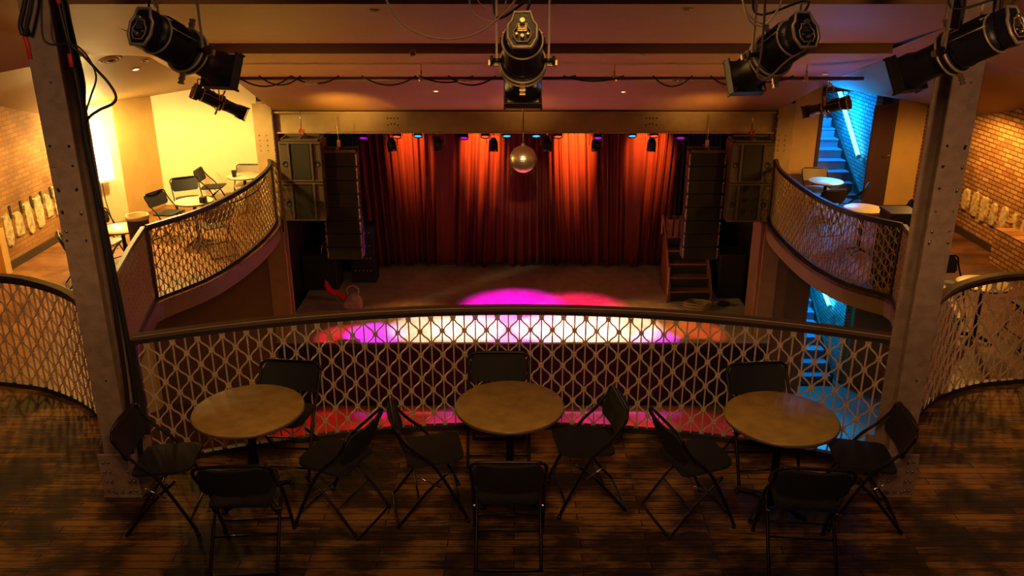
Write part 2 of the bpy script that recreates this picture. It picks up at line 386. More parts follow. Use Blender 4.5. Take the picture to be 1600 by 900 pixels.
for sgn, A, XX, EX in ((-1, AL, XL, -5.3), (1, AR, XR, 5.45)):
    m1 = MB(); m2 = MB()
    r1 = []; r2 = []
    for y in ys:
        xi = ax(A, y)
        if y > 13.3: xi = A[5][1] + (sgn*4.72-A[5][1])*(y-13.3)/(YF-13.3)
        zi, ze, zo = interp(inner, y), interp(edge, y), interp(outer, y)
        pr_ = [(0, 0), (.2, .0), (.4, .02), (.6, .05), (.8, .1), (.985, .16), (1, 1)] if ze < zi else [(t/6, t/6) for t in range(7)]
        r1.append([V((xi+(EX-xi)*a_, y, zi+(ze-zi)*b_)) for a_, b_ in pr_])
        r2.append([V((EX+(XX-EX)*t/6, y, ze+(zo-ze)*(t/6)**1.0)) for t in range(7)])
    m1.grid(r1); m2.grid(r2)
    struct('ceiling_'+('left' if sgn < 0 else 'right'), m1, 'ceiling')
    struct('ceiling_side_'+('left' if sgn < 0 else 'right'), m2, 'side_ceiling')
# cheeks between the sloping panel and the side ceiling near the proscenium
ck = MB().add([(-4.25, 13.3, 2.08), (-4.25, 15.3, 1.31), (-4.45, 15.3, 1.31), (-4.45, 15.3, 1.9), (-4.25, 13.3, 2.1)], [(0, 1, 2, 3, 4)])
ck.add([(4.85, 13.3, 2.08), (4.65, 15.3, 1.31), (4.85, 15.3, 1.31), (4.85, 15.3, 1.9), (4.85, 13.3, 2.1)], [(0, 1, 2, 3, 4)])
struct('trim_6', ck, 'ceiling')

# ------------------------------------------------------------------ steel columns
def rivets(mb, pts, r=.012, d=.008, ny=V((0, -1, 0))):
    for p in pts:
        p = V(p); mb.cyl(p, p+ny*d, r, r*.6, 8)
def steel_column(x0, x1, label, seed, inner_side):
    rnd = random.Random(seed)
    t = thing('steel_column', label, 'column', ((x0+x1)/2, 5.52, 0))
    w = (x1-x0)/2
    MB().box(-w, w, -.125, -.107, .0, 5.2).box(-w, w, .107, .125, 0, 5.2).box(-.008, .008, -.107, .107, 0, 5.2).build('h_beam', 'column', t, .003)
    MB().box(-w-.045, w+.045, -.145, -.126, .0, .36).box(-w-.045, w+.045, .126, .145, 0, .36).box(-w-.05, w+.05, -.15, .15, 0, .015).build('base_plate', 'column', t, .003)
    rv = MB()
    rivets(rv, [(sx*(w-.025+.035*k), -.145, z) for sx in (-1, 1) for k in (0, 1) for z in (.06, .14, .22, .30)], .014, .01)
    rivets(rv, [(x, -.145, .05) for x in (-.05, 0, .05)], .012, .01)
    rv.build('base_rivets', 'rivet', t)
    hl = MB(); rb = MB()
    for z in (2.15, 2.3, 2.45, 2.58, 1.95, 2.02):
        for sx in (-1, 1):
            (hl if rnd.random() < .55 else rb).cyl((sx*(w-.025-.012*rnd.random()), -.1245, z+.03*rnd.random()), (sx*(w-.03), -.129, z+.03), .0085, n=8)
    for z in (.95, 3.0): rb.cyl((.02, -.1245, z), (.02, -.13, z), .009, n=8)
    if inner_side > 0:
        for z in (2.43, 2.48, 2.52, 2.66): rb.cyl((w-.01, .10, z), (w-.01, .09, z), .012, n=8)
    hl.build('bolt_holes', 'dark_hole', t); rb.build('bolts', 'rivet', t)
    return t
steel_column(-2.975, -2.79, 'brown steel column left of the railing with cables looped on it', 3, 1)
steel_column(2.715, 2.895, 'brown steel column right of the railing behind the lighting spotlight', 5, -1)
# band on right column
def prosc_column(x0, x1, label, seed):
    t = thing('proscenium_column', label, 'column', ((x0+x1)/2, 15.36, GZ))
    w = (x1-x0)/2
    MB().box(-w, w, -.14, -.11, 0, 5.95).box(-w, w, .11, .14, 0, 5.95).box(-.02, .02, -.11, .11, 0, 5.95).build('h_beam', 'prosc', t, .004)
    sgn = 1 if x0 < 0 else -1
    MB().box(sgn*w-.012, sgn*w+.012, -.16, -.138, 3.6, 5.9).build('angle_iron', 'trim_dark', t)
    rv = MB()
    rivets(rv, [(a*w, -.14, 3.5+.09*k) for a in (-.55, .2) for k in (0, 1, 2, 8, 9, 10, 18, 19, 20, 21)]+[(sgn*w, -.16, 4.3+.11*k) for k in range(15)], .014, .012)
    rv.build('rivets', 'rivet', t)
prosc_column(-4.62, -4.27, 'riveted ochre steel column left of the stage opening', 1)
prosc_column(4.66, 4.97, 'riveted ochre steel column right of the stage opening', 2)
rv = MB()
for cx in (-2.16, 2.45):
    rivets(rv, [(cx+dx, 15.3, z) for dx in (-.09, .09) for z in (1.06, 1.18)]+[(cx+dx, 15.3, z) for dx in (-.03, .03) for z in (1.08, 1.18)], .014, .01)
rv.build('trim_7', 'dark_hole'); bpy.data.objects['trim_7']['kind'] = 'structure'

# ------------------------------------------------------------------ lattice railings
def lattice_mesh(path, z0, z1, step=.0895, P=.212, rad=.0074, zoff=.0):
    mb = MB(); pts = resample(path, step); n = len(pts); zb = V((0, 0, 1))
    for i, p in enumerate(pts): mb.tube([p+zb*z0, p+zb*z1], rad, 4, False)
    for i in range(n-1):
        a, b = pts[i], pts[i+1]; ph = 0 if i % 2 == 0 else PI
        K = int((z1-z0)/P*14); row = []
        for k in range(K+1):
            z = z0+(z1-z0)*k/K
            c_ = math.cos(2*PI*(z-zoff)/P+ph); w = math.copysign(abs(c_)**.85, c_)*.76
            row.append(a.lerp(b, .5-.5*w)+zb*z)
        mb.tube(row, rad, 4, False)
    for i, p in enumerate(pts):
        z = zoff+(0 if i % 2 == 0 else P/2)
        tn = ((pts[min(n-1, i+1)]-pts[max(0, i-1)]).normalized()); nn = V((-tn.y, tn.x, 0))
        while z < z1-.02:
            if z > z0+.02:
                for dz in (-.011, .011):
                    c = p+zb*(z+dz); mx = Matrix(((tn.x, nn.x, 0, c.x), (tn.y, nn.y, 0, c.y), (0, 0, 1, c.z), (0, 0, 0, 1)))
                    mb.box(-.021, .021, -.011, .011, -.005, .005, mx)
            z += P
    return mb
def sweep_rect(mb, path, w, z0, z1):
    n = len(path); rows = []
    for i, p in enumerate(path):
        t = (path[min(n-1, i+1)]-path[max(0, i-1)]).normalized(); nn = V((-t.y, t.x, 0))*w/2; zb = V((0, 0, 1))
        rows.append([p-nn+zb*z0, p+nn+zb*z0, p+nn+zb*z1, p-nn+zb*z1, p-nn+zb*z0])
    mb.grid(rows, False)
    for r_, rev in ((rows[0], 0), (rows[-1], 1)):
        o = len(mb.v); mb.add(r_[:4], [(0, 1, 2, 3) if rev else (3, 2, 1, 0)])
    return mb
def railing(path, label, h, lm, posts, hw=.06, group=None, rail_m='rail', step=.0895, per=.212):
    c = path[len(path)//2]
    t = thing('lattice_railing', label, 'railing', (c.x, c.y, c.z))
    P = [p-c for p in path]
    sweep_rect(MB(), P, hw, h-.035, h).build('handrail', rail_m, t, .008)
    sweep_rect(MB(), P, hw*.55, h-.075, h-.037).build('sub_rail', 'rail_dark', t)
    sweep_rect(MB(), P, .05, .0, .045).build('bottom_rail', 'rail_dark', t)
    lattice_mesh(P, .045, h-.07, zoff=.06, step=step, P=per).build('lattice_panel', lm, t)
    for p in posts:
        q = V(p)-c; q.z = 0
        MB().box(q.x-.022, q.x+.022, q.y-.022, q.y+.022, 0, h-.036).build('post', 'rail_dark', t, .004)
    return t
railing(main_path, 'long curved bronze lattice railing behind the three front tables', 1.12, 'lattice', [main_path[0], main_path[-1]], .075)
railing(ll_path, 'curved lattice railing left of the left steel column', 1.12, 'lattice', [ll_path[-1]], .075, rail_m='rail_dark')
railing(rr_path, 'curved lattice railing right of the right steel column', 1.12, 'lattice', [rr_path[-1]], .075, rail_m='rail')
railing(ls_path, 'sweeping lattice railing round the left balcony up to the stage', 1.07, 'lattice_side', [ls_path[0], ls_path[-1]], .06, rail_m='rail_dark', step=.072, per=.168)
railing(lshort, 'short lattice railing between left column and the balcony corner', 1.07, 'lattice_side', [], .06, rail_m='rail_dark', step=.072, per=.168)
railing(rs_path, 'sweeping lattice railing round the right balcony beside the blue stairs', 1.07, 'lattice_side', [rs_path[0], rs_path[-1]], .06, rail_m='rail_dark', step=.072, per=.168)
railing(rshort, 'short lattice railing between right column and the balcony corner', 1.07, 'lattice_side', [], .06, rail_m='rail_dark', step=.072, per=.168)

# ------------------------------------------------------------------ tables and chairs
def round_table(label, loc, r, top_m, group=None, foot=.27):
    t = thing('round_table', label, 'table', loc, 0, group)
    MB().lathe([(0, .712), (r-.004, .712), (r, .716), (r, .738), (r-.006, .742), (0, .742)], 64).build('tabletop', top_m, t)
    MB().lathe([(r+.001, .716), (r+.004, .718), (r+.004, .736), (r+.001, .738)], 64, closed=True).build('edge_band', 'table_edge', t)
    MB().lathe([(.028, .03), (.028, .69), (.10, .70), (.10, .711), (0, .711)], 20).build('pedestal', 'iron', t)
    b = MB()
    for k in range(4):
        a = PI/4+k*PI/2; d = V((math.cos(a), math.sin(a), 0))
        b.tube([d*.02+V((0, 0, .075)), d*foot*.5+V((0, 0, .055)), d*foot+V((0, 0, .02))], [.03, .024, .016], 8)
        b.cyl(d*foot+V((0, 0, 0)), d*foot+V((0, 0, .02)), .022, n=10)
    b.build('base', 'iron', t)
    return t
round_table('round tan table on the left, chairs around it, against the railing', (-1.88, 5.37, 0), .385, 'table')
round_table('round tan table in the middle below the mirror ball', (-.03, 5.43, 0), .385, 'table')
round_table('round tan table on the right, closest to the right column', (1.86, 5.26, 0), .385, 'table')

def rounded_panel(w, h, rr, curve, thick, n=10):
    """panel in local xz, curved about z, rounded top corners, built as a shell"""
    prof = []
    top = [( -w/2+rr-rr*math.cos(a), h-rr+rr*math.sin(a)) for a in [PI/2*i/6 for i in range(7)]]
    mb = MB(); rows = []
    N = 16
    for i in range(N+1):
        x = -w/2+w*i/N
        d = max(0, abs(x)-(w/2-rr)); zt = h-rr+math.sqrt(max(0, rr*rr-d*d))
        d2 = max(0, abs(x)-(w/2-rr*.5)); zb = rr*.5-math.sqrt(max(0, (rr*.5)**2-d2*d2))
        y = -curve*(1-(2*x/w)**2)
        rows.append([V((x, y, zb+(zt-zb)*k/4)) for k in range(5)])
    front = rows; back = [[p+V((0, -thick, 0)) for p in r] for r in rows]
    mb.grid(front); mb.grid([r[::-1] for r in back])
    bd = [r[0] for r in rows]+[p for p in rows[-1][1:]]+[r[-1] for r in rows[::-1][1:]]+[p for p in rows[0][::-1][1:-1]]
    k = len(bd); vs = bd+[p+V((0, -thick, 0)) for p in bd]
    mb.add(vs, [(i, i+k, (i+1) % k+k, (i+1) % k) for i in range(k)])
    return mb
def folding_chair(fm, sm, label):
    """faces local +Y; feet on z=0"""
    t = thing('folding_chair', label, 'chair')
    f = MB()
    w = .236
    # long frame: front foot -> seat -> back top, inverted U
    prof = [(.235, .0), (.20, .10), (.02, .46), (-.13, .62), (-.205, .72), (-.225, .77)]
    left = [V((-w, y, z)) for y, z in prof]; right = [V((w, y, z)) for y, z in prof[::-1]]
    arc = [V((-w+.03, -.232, .795)), V((-w+.08, -.236, .805)), V((w-.08, -.236, .805)), V((w-.03, -.232, .795))]
    f.tube(smooth_path(left+arc+right, 4), .0115, 8)
    f.cyl((-w, .19, .12), (w, .19, .12), .008, n=8)
    f.build('front_frame', fm, t)
    g = MB(); w2 = .21
    g.tube(smooth_path([(-w2, .12, .42), (-w2, -.05, .26), (-w2, -.235, .035), (-w2+.03, -.255, .013), (w2-.03, -.255, .013), (w2, -.235, .035), (w2, -.05, .26), (w2, .12, .42)], 4), .0105, 8)
    g.cyl((-w2, -.1, .20), (w2, -.1, .20), .007, n=8)
    g.build('rear_frame', fm, t)
    for sx in (-1, 1): MB().tube([(sx*.222, -.10, .40), (sx*.222, .05, .30)], .006, 6).build('hinge_link', 'chrome', t)
    s = rounded_panel(.39, .40, .08, .012, .022)
    s.build('seat', sm, t, mx=Matrix.Translation((0, -.17, .452)) @ Matrix.Rotation(-PI/2+.05, 4, 'X') @ Matrix.Translation((0, 0, 0)) @ Matrix.Scale(1, 4))
    bk = rounded_panel(.445, .235, .075, .035, .016)
    bk.build('backrest', sm, t, mx=Matrix.Translation((0, -.155, .585)) @ Matrix.Rotation(R(19), 4, 'X'))
    for sx in (-1, 1):
        MB().cyl((sx*w, .235, 0), (sx*w, .23, .03), .015, n=10).build('foot_cap', 'cable', t)
    return t

front_spots = [
 # x, y, rz, label
 (-1.75, 4.75, R(4), 'dark folding chair with its back to the camera at the left front table'),
 (-.035, 4.80, 0, 'dark folding chair with its back to the camera at the middle table'),
 (1.87, 4.72, R(-6), 'dark folding chair with its back to the camera at the right front table'),
 (-1.76, 5.79, PI+R(-6), 'folding chair facing the camera behind the left front table, against the railing'),
 (-.12, 5.95, PI, 'folding chair facing the camera behind the middle table, against the railing'),
 (1.90, 5.75, PI+R(6), 'folding chair facing the camera behind the right front table, against the railing'),
 (-.60, 5.26, R(-78), 'dark folding chair on the left side of the middle table'),
 (.52, 5.38, R(98), 'dark folding chair on the right side of the middle table, turned to the railing'),
 (-1.22, 5.16, R(68), 'dark folding chair on the right side of the left front table'),
 (-2.42, 5.14, R(-86), 'dark folding chair between the left column and the left front table'),
 (1.24, 5.16, R(-72), 'dark folding chair on the left side of the right front table'),
 (2.45, 5.18, R(82), 'dark folding chair between the right front table and the right column'),
]
proto = folding_chair('chair_dark', 'vinyl', 'x')
for i, (x, y, rz, lab) in enumerate(front_spots):
    place(proto, i > 0, (x, y, 0), rz, lab, 'folding chairs round the three front tables')

# ------------------------------------------------------------------ side balcony furniture
round_table('small pale table on the left balcony beside the dark bin', (-5.70, 11.95, SF), .30, 'table_pale', None, .2)
round_table('small pale table halfway along the left balcony railing', (-5.2, 13.5, SF), .30, 'table_pale', None, .2)
round_table('small pale table at the stage end of the left balcony', (-4.92, 15.32, SF), .30, 'table_pale', None, .2)
round_table('small table lit cyan in front of the blue stairs', (5.55, 14.9, SF), .30, 'table_pale', None, .2)
round_table('small table on the right balcony between blue stairs and the dark box', (5.51, 13.05, SF), .30, 'table_pale', None, .2)
round_table('small pale table behind the railing right of the right column', (5.62, 9.6, SF), .30, 'table_pale', None, .2)
side_spots = [
 (-6.15, 11.55, R(-60), 'black folding chair near the left column at the first left balcony table'),
 (-6.25, 12.55, R(-120), 'black folding chair behind the first left balcony table, under the wall lamp'),
 (-5.75, 13.75, R(-110), 'black folding chair with its back to the ochre wall at the middle left table'),
 (-5.75, 14.7, R(-150), 'black folding chair in front of the pale wall, tilted towards the railing'),
 (-5.62, 15.58, R(-88), 'black folding chair beside the far left table'),
 (-4.72, 13.0, R(40), 'black folding chair close to the left balcony railing'),
 (5.85, 14.45, R(60), 'black folding chair near the cyan lit table, towards the open door'),
 (5.35, 14.2, R(10), 'black folding chair between the cyan lit table and the railing'),
 (6.15, 13.1, R(95), 'black folding chair behind the second right table, before the ochre wall'),
 (6.25, 9.5, R(90), 'black folding chair beside the pale table right of the right column'),
 (5.5, 10.25, R(180), 'black folding chair behind the pale table right of the right column'),
]
proto = folding_chair('chair_dark', 'vinyl_b', 'x')
for i, (x, y, rz, lab) in enumerate(side_spots):
    place(proto, i > 0, (x, y, SF), rz, lab, 'black folding chairs on the side balconies')
proto = folding_chair('chair_metal', 'vinyl_tan', 'x')
for i, (x, y, rz, lab) in enumerate([
 (-6.05, 12.1, R(-95), 'tan folding chair behind the first left balcony table'),
 (-5.02, 15.76, R(180), 'tan folding chair against the pale wall at the far left table'),
 (5.6, 15.45, R(180), 'tan folding chair behind the cyan lit table at the blue stairs')]):
    place(proto, i > 0, (x, y, SF), rz, lab, 'tan folding chairs on the side balconies')
t = thing('waste_bin', 'round dark waste bin with pale liner at the left balcony corner', 'bin', (-5.27, 11.55, SF))
MB().lathe([(0, 0), (.12, 0), (.125, .02), (.145, .98), (.155, 1.0), (.155, 1.03), (.138, 1.03), (.13, .9), (0, .9)], 28).build('drum', 'bin', t)
MB().lathe([(.157, .99), (.162, 1.02), (.15, 1.05), (.135, 1.045), (.125, .97), (0, .95)], 28).build('liner', 'liner', t)
t = thing('equipment_case', 'tall black case standing behind the right balcony railing corner', 'case', (5.42, 11.62, SF))
MB().box(-.2, .2, -.2, .2, .04, 1.06).build('body', 'cabinet_b', t, .01)
MB().box(-.21, .21, -.21, .21, 1.062, 1.10).build('lid', 'rail_dark', t, .006)
MB().box(.202, .206, -.04, .04, .9, .96).box(-.206, -.202, -.04, .04, .9, .96).build('latch', 'brass', t)
for sx in (-1, 1):
    for sy in (-1, 1): MB().cyl((sx*.15-.015, sy*.15, .02), (sx*.15+.015, sy*.15, .02), .02, n=12).build('caster', 'cable', t)
t = thing('cup', 'black cup on the far end of the left balcony table', 'cup', (-5.06, 15.2, SF+.742))
MB().lathe([(0, 0), (.035, 0), (.045, .12), (.047, .12), (.042, .115), (.032, .01), (0, .01)], 20).build('body', 'cabinet_b', t)
t = thing('speaker_box', 'small black box standing on the left balcony table near the railing', 'box', (-5.0, 13.38, SF+.742))
MB().box(-.05, .05, -.05, .05, 0, .10).build('body', 'cabinet_b', t, .008)
MB().lathe([(0, 0), (.035, 0), (.03, .004), (0, .008)], 16).build('cone', 'grille', t, mx=Matrix.Translation((0, -.051, .05)) @ Matrix.Rotation(PI/2, 4, 'X'))

# wall lamp with white and red faces, cable under it
t = thing('wall_lamp', 'tall white wall lamp box with a red side on the bright left wall', 'lamp', (-7.22, 14.63, .25))
rzl = math.atan2(.77, .62)
ml = Matrix.Rotation(rzl, 4, 'Z')
MB().box(-.16, .16, -.20, -.04, 0, .62).build('diffuser', 'glow_white', t, .01, mx=ml)
MB().box(-.175, -.162, -.20, -.04, .0, .45).build('side_panel', 'glow_red', t, mx=ml)
MB().box(-.18, .18, -.22, -.0, -.04, -.002).build('base', 'white', t, .006, mx=ml)
tag(MB().tube(smooth_path([(-7.12, 14.48, .2), (-7.10, 14.45, -.05), (-7.05, 14.4, -.25), (-6.98, 14.36, -.5)], 6), .01, 6).build('power_cable', 'cable'), 'thin cable hanging below the white and red wall lamp', 'cable')

# plaster remnants and recesses on the brick walls
def remnants(x, face, pts, lab, mname):
    for (y, z, w, h) in pts:
        rnd = random.Random(int(y*100)); mb = MB(); n = 14; d = .03
        poly = []
        for k in range(n):
            a = 2*PI*k/n; c_, s_ = math.cos(a), math.sin(a)
            sq = 1/max(abs(c_), abs(s_)); sq = 1+(sq-1)*.75
            poly.append((y+w/2*c_*sq*(.86+.28*rnd.random()), z+h/2*s_*sq*(.9+.18*rnd.random())))
        vs = [(x, a, b) for a, b in poly]+[(x+face*d, a*.97+y*.03, b*.97+z*.03) for a, b in poly]
        mb.add(vs, [tuple(range(n)), tuple(range(n, 2*n))]+[(i, (i+1) % n, n+(i+1) % n, n+i) for i in range(n)])
        tag(mb.build(mname, 'plaster', None, .006), kind='structure')
remnants(XR, -1, [(14.42-.3*k, .02-.01*k, .17+.03*(k % 2), .42-.06*(k % 3 == 1)) for k in range(8)], '', 'wall_right_plaster')
remnants(XL, 1, [(12.35+.3*k, -.02+.015*k, .2+.03*(k % 2), .5-.12*(k % 3 == 1)) for k in range(6)], '', 'wall_left_plaster')
rr = MB()
for k in range(5): rr.box(XL, XL+.012, 12.48+.3*k, 12.53+.3*k, .12, .32)
struct('wall_left_socket', rr, 'dark_hole')
struct('trim_8', MB().box(XL, XL+.10, 11.95, 12.1, SF, .10).box(XL, XL+.04, 11.2, 11.95, SF, .18), 'cream2')
struct('trim_9', MB().box(XR-.08, XR, 12.62, 12.75, SF, .02).box(XR-.3, XR, 11.2, 12.6, SF, -.05), 'brick_r')

# door leaf standing ajar
t = thing('open_door', 'dark purple door standing ajar right of the blue stairs', 'door', (7.05, 15.97, SF))
ang = math.atan2(-.38, -.51)
md = Matrix.Rotation(ang, 4, 'Z')
leaf = MB().box(0, .66, -.02, .02, .01, 1.96).build('leaf', 'door', t, .004, mx=md)
MB().box(.06, .60, .021, .028, 1.1, 1.9).box(.06, .60, .021, .028, .2, .95).build('panel', 'door', leaf, .004, mx=md)
h = MB(); h.cyl((.06, .07, 1.0), (.25, .07, 1.0), .013, n=10)
for x in (.08, .23): h.cyl((x, .02, 1.0), (x, .07, 1.0), .009, n=8)
h.build('handle', 'chrome', leaf, mx=md)

# ------------------------------------------------------------------ staircases with light tubes
def staircase(label, z0, n, rise, run):
    t = thing('staircase', label, 'stairs', (6.26, 16.15, z0))
    for k in range(n):
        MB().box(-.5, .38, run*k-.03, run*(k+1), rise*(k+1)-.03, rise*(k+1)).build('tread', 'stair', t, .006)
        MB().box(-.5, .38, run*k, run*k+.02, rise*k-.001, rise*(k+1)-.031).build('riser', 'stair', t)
    st = MB()
    for x in (-.53, .40):
        vs = []
        for dx in (0, .03):
            vs += [(x+dx, 0, 0), (x+dx, run*n, rise*n-.2), (x+dx, run*n, rise*n+.12), (x+dx, -.02, .22)]
        st.add(vs, [(0, 1, 2, 3), (7, 6, 5, 4), (0, 4, 5, 1), (1, 5, 6, 2), (2, 6, 7, 3), (3, 7, 4, 0)])
    st.build('stringer', 'trim_dark', t)
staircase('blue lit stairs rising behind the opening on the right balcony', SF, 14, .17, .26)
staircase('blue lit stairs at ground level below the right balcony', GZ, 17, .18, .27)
def tube_lamp(label, a, b):
    a, b = V(a), V(b); t = thing('light_tube', label, 'light tube', a)
    d = b-a; u = d.normalized()
    MB().cyl(u*.04, d-u*.04, .040, n=12).build('glowing_tube', 'glow_cyan', t)
    MB().cyl((0, 0, 0), u*.045, .046, n=12).cyl(d-u*.045, d, .046, n=12).build('end_cap', 'white', t)
def at_x(u, v, x):
    r = ray(u, v); k = x/r.x; return V((x, r.y*k, CAMH+r.z*k))
tube_lamp('long glowing cyan tube sloping up beside the upper blue stairs', at_x(1342, 246, 6.70), at_x(1317, 163, 6.70))
tube_lamp('short glowing cyan tube at the top of the upper blue stairs', at_x(1316, 156, 6.70), at_x(1311, 140, 6.70))
tube_lamp('glowing cyan tube beside the lower blue stairs', at_x(1297, 480, 6.70), at_x(1283, 444, 6.70))

# ------------------------------------------------------------------ stage curtain
def curtain():
    t = thing('stage_curtain', 'tall pleated red velvet curtain closing the back of the stage', 'curtain', (.3, 19.7, SZ))
    rnd = random.Random(11); x = -3.9; xs = []; W = 8.0; N = 520; rows = []
    f = [(rnd.uniform(14, 60), rnd.uniform(0, 6.28), rnd.uniform(.3, 1)) for _ in range(6)]
    phase = []; a = 0
    for i in range(N+1):
        xx = -4.0+W*i/N
        fr = 27+15*math.sin(xx*1.7+1)+8*math.sin(xx*4.1)
        a += fr*W/N; phase.append(a)
    for k in range(26):
        zt = k/25; z = .06+4.45*zt; row = []
        for i in range(N+1):
            xx = -4.0+W*i/N
            lean = .22*math.sin(xx*1.3)*(1-zt)
            y = .115*math.sin(phase[i]+.25*math.sin(3*zt+xx))*(.75+.25*math.sin(xx*5))+.03*math.sin(phase[i]*2.3+1+1.2*zt)+.05*math.sin(xx*2.2)
            zz = z+(.03*math.sin(xx*9)+.015*math.sin(xx*31))*(1-zt)**8
            row.append(V((xx+lean, y, zz)))
        rows.append(row)
    MB().grid(rows).build('velvet', 'curtain', t, solid=.006)
    hem = [p+V((0, -.012, .0)) for p in rows[0]]
    MB().tube(hem[::2], .018, 5).build('hem', 'curtain', t)
    MB().cyl((-4.1, 0, 4.6), (4.1, 0, 4.6), .03, n=10).build('track', 'iron', t)
curtain()
for sx, x0, lab in ((-1, -4.0, 'black masking drape hanging at the left side of the stage'), (1, 4.2, 'black masking drape hanging at the right side of the stage')):
    rows = []
    for k in range(3):
        rows.append([V((x0+.9*(i/60-.5), 19.2+.06*math.sin(i*.9), SZ+.03+6.1*k/2)) for i in range(61)])
    tag(MB().grid(rows).build('masking_drape', 'black', solid=.01), lab, 'drape')

# ------------------------------------------------------------------ loudspeakers
def pa_cabinet(label, cx, y, z, w, h, m='cabinet', tilt=0):
    t = thing('pa_speaker', label, 'speaker', (cx, y, z)); t.rotation_euler = (tilt, 0, 0)
    cb = MB().box(-w/2, w/2, 0, .5, 0, h).build('cabinet', m, t, .012)
    MB().box(-w*.22, w*.22, -.012, 0, .05*h, .95*h).build('grille', 'grille', t, .004)
    fr = MB()
    for s in (-1, 1):
        fr.prism([(s*w*.27-.02, -.03), (s*w*.27+.02, -.03), (s*w*.27+.02, 0), (s*w*.27-.02, 0)], .03*h, .97*h)
    fr.box(-w/2, w/2, -.025, 0, h-.035, h).box(-w/2, w/2, -.025, 0, 0, .03)
    fr.build('front_frame', m, t, .004)
    p = MB()
    for s in (-1, 1): p.lathe([(.052, 0), (.056, .006), (.04, .008), (.034, .002), (0, .002)], 20, Matrix.Translation((s*w*.38, -.001, h*.45)) @ Matrix.Rotation(PI/2, 4, 'X'))
    p.build('ports', 'cabinet_b', cb)
    return t
def fly_frame(label, cx, y, z, w, red=True):
    t = thing('rigging_frame', label, 'rigging frame', (cx, y, z))
    MB().box(-w/2, w/2, -.02, .02, 0, .03).box(-w/2+.05, w/2-.05, .2, .24, .06, .09).box(-w/2, w/2, .4, .44, 0, .03).box(-w/2, -w/2+.03, -.02, .44, 0, .03).box(w/2-.03, w/2, -.02, .44, 0, .03).box(-.03, .03, -.02, .44, .03, .06).build('bumper_bars', 'cabinet', t, .003)
    MB().tube(smooth_path([(0, .2, .09), (.03, .2, .13), (0, .2, .17), (-.03, .2, .13), (0, .2, .09)], 5), .008, 6).cyl((0, .2, .16), (0, .2, .5), .008, n=6).build('chain', 'chrome', t)
    if red: MB().tube([(-.05, .18, .12), (-.02, .18, .18), (.02, .18, .12), (.05, .18, .17), (.03, .18, .08)], .014, 6).build('red_sling', 'red_tape', t)
for s, cx, side, dz in ((-1, -3.72, 'left', 0), (1, 4.16, 'right', -.02)):
    pa_cabinet('upper grey brown speaker hanging beside the %s stage column' % side, cx, 14.75, .165+dz, .73, .70)
    pa_cabinet('lower grey brown speaker hanging beside the %s stage column' % side, cx, 14.75, -.55+dz, .73, .70)
    fly_frame('rigging frame above the outer %s speakers' % side, cx, 14.78, .875+dz, .70)
def line_array(label, cx, y, ztop, n, w):
    t = thing('line_array', label, 'speaker', (cx, y, ztop)); h = .25; yy = 0; ang = 0; z = 0
    for k in range(n):
        ang = R(.6*k); mx = Matrix.Translation((0, yy, z)) @ Matrix.Rotation(-ang, 4, 'X')
        MB().box(-w/2, w/2, 0, .42, -h+.006, -.006).build('module', 'cabinet_b', t, .008, mx=mx)
        MB().box(-w/2+.03, w/2-.03, -.01, 0, -h+.014, -.014).build('grille', 'grille_b', t, mx=mx)
        z -= h*math.cos(ang); yy -= -h*math.sin(ang)*.5
        for s in (-1, 1):
            rg = MB(); rg.cyl(mx @ V((s*(w/2+.006), .0, -.05)), mx @ V((s*(w/2+.03), .0, -.05)), .018, n=8).cyl(mx @ V((s*(w/2+.006), .01, -.17)), mx @ V((s*(w/2+.028), .01, -.17)), .014, n=8)
            c = mx @ V((s*(w/2+.014), .03, -h/2)); rg.box(c.x-.008, c.x+.008, c.y-.02, c.y+.02, c.z-.1, c.z+.1)
            rg.build('rigging_link', 'lamp_trim', t)
    MB().box(-w/2-.01, w/2+.01, -.01, .03, 0, .05).box(-w/2-.01, w/2+.01, .36, .40, 0, .05).box(-.03, .03, -.01, .4, .05, .08).build('top_frame', 'cabinet', t, .004)
    MB().cyl((0, .15, .08), (0, .15, .6), .01, n=6).box(-.025, .025, .12, .18, .08, .2).build('hoist_hook', 'brass', t)
    return t
line_array('tall black line array speaker hanging left of the red curtain', -3.12, 15.0, .62, 8, .60)
line_array('tall black line array speaker hanging right of the red curtain', 3.44, 15.0, .62, 8, .60)
def stage_box(name, label, cat, u0, u1, v0, y, h, d, m):
    a = at_y(u0, v0, y); b = at_y(u1, v0, y); w = b.x-a.x; z = GZ if h is None else a.z-h
    t = thing(name, label, cat, ((a.x+b.x)/2, y, z)); H_ = a.z-z
    MB().box(-w/2, w/2, 0, d, 0, H_).build('cabinet', m, t, .012)
    MB().box(-w/2+.04, w/2-.04, -.012, 0, .05, H_-.05).build('grille', 'grille_b', t)
    MB().box(-w/2-.008, -w/2, .1, .3, H_*.6, H_*.7).box(w/2, w/2+.008, .1, .3, H_*.6, H_*.7).build('handle', 'iron', t)
    return t
stage_box('subwoofer', 'dark brown subwoofer cabinet on the stage floor at the left', 'speaker', 470, 525, 400, 18.0, at_y(500, 400, 18.0).z-SZ, .6, 'cabinet_b')
stage_box('subwoofer', 'black subwoofer cabinet right of the stage steps', 'speaker', 1126, 1168, 398, 17.5, at_y(1140, 398, 17.5).z-SZ, .6, 'cabinet_b')
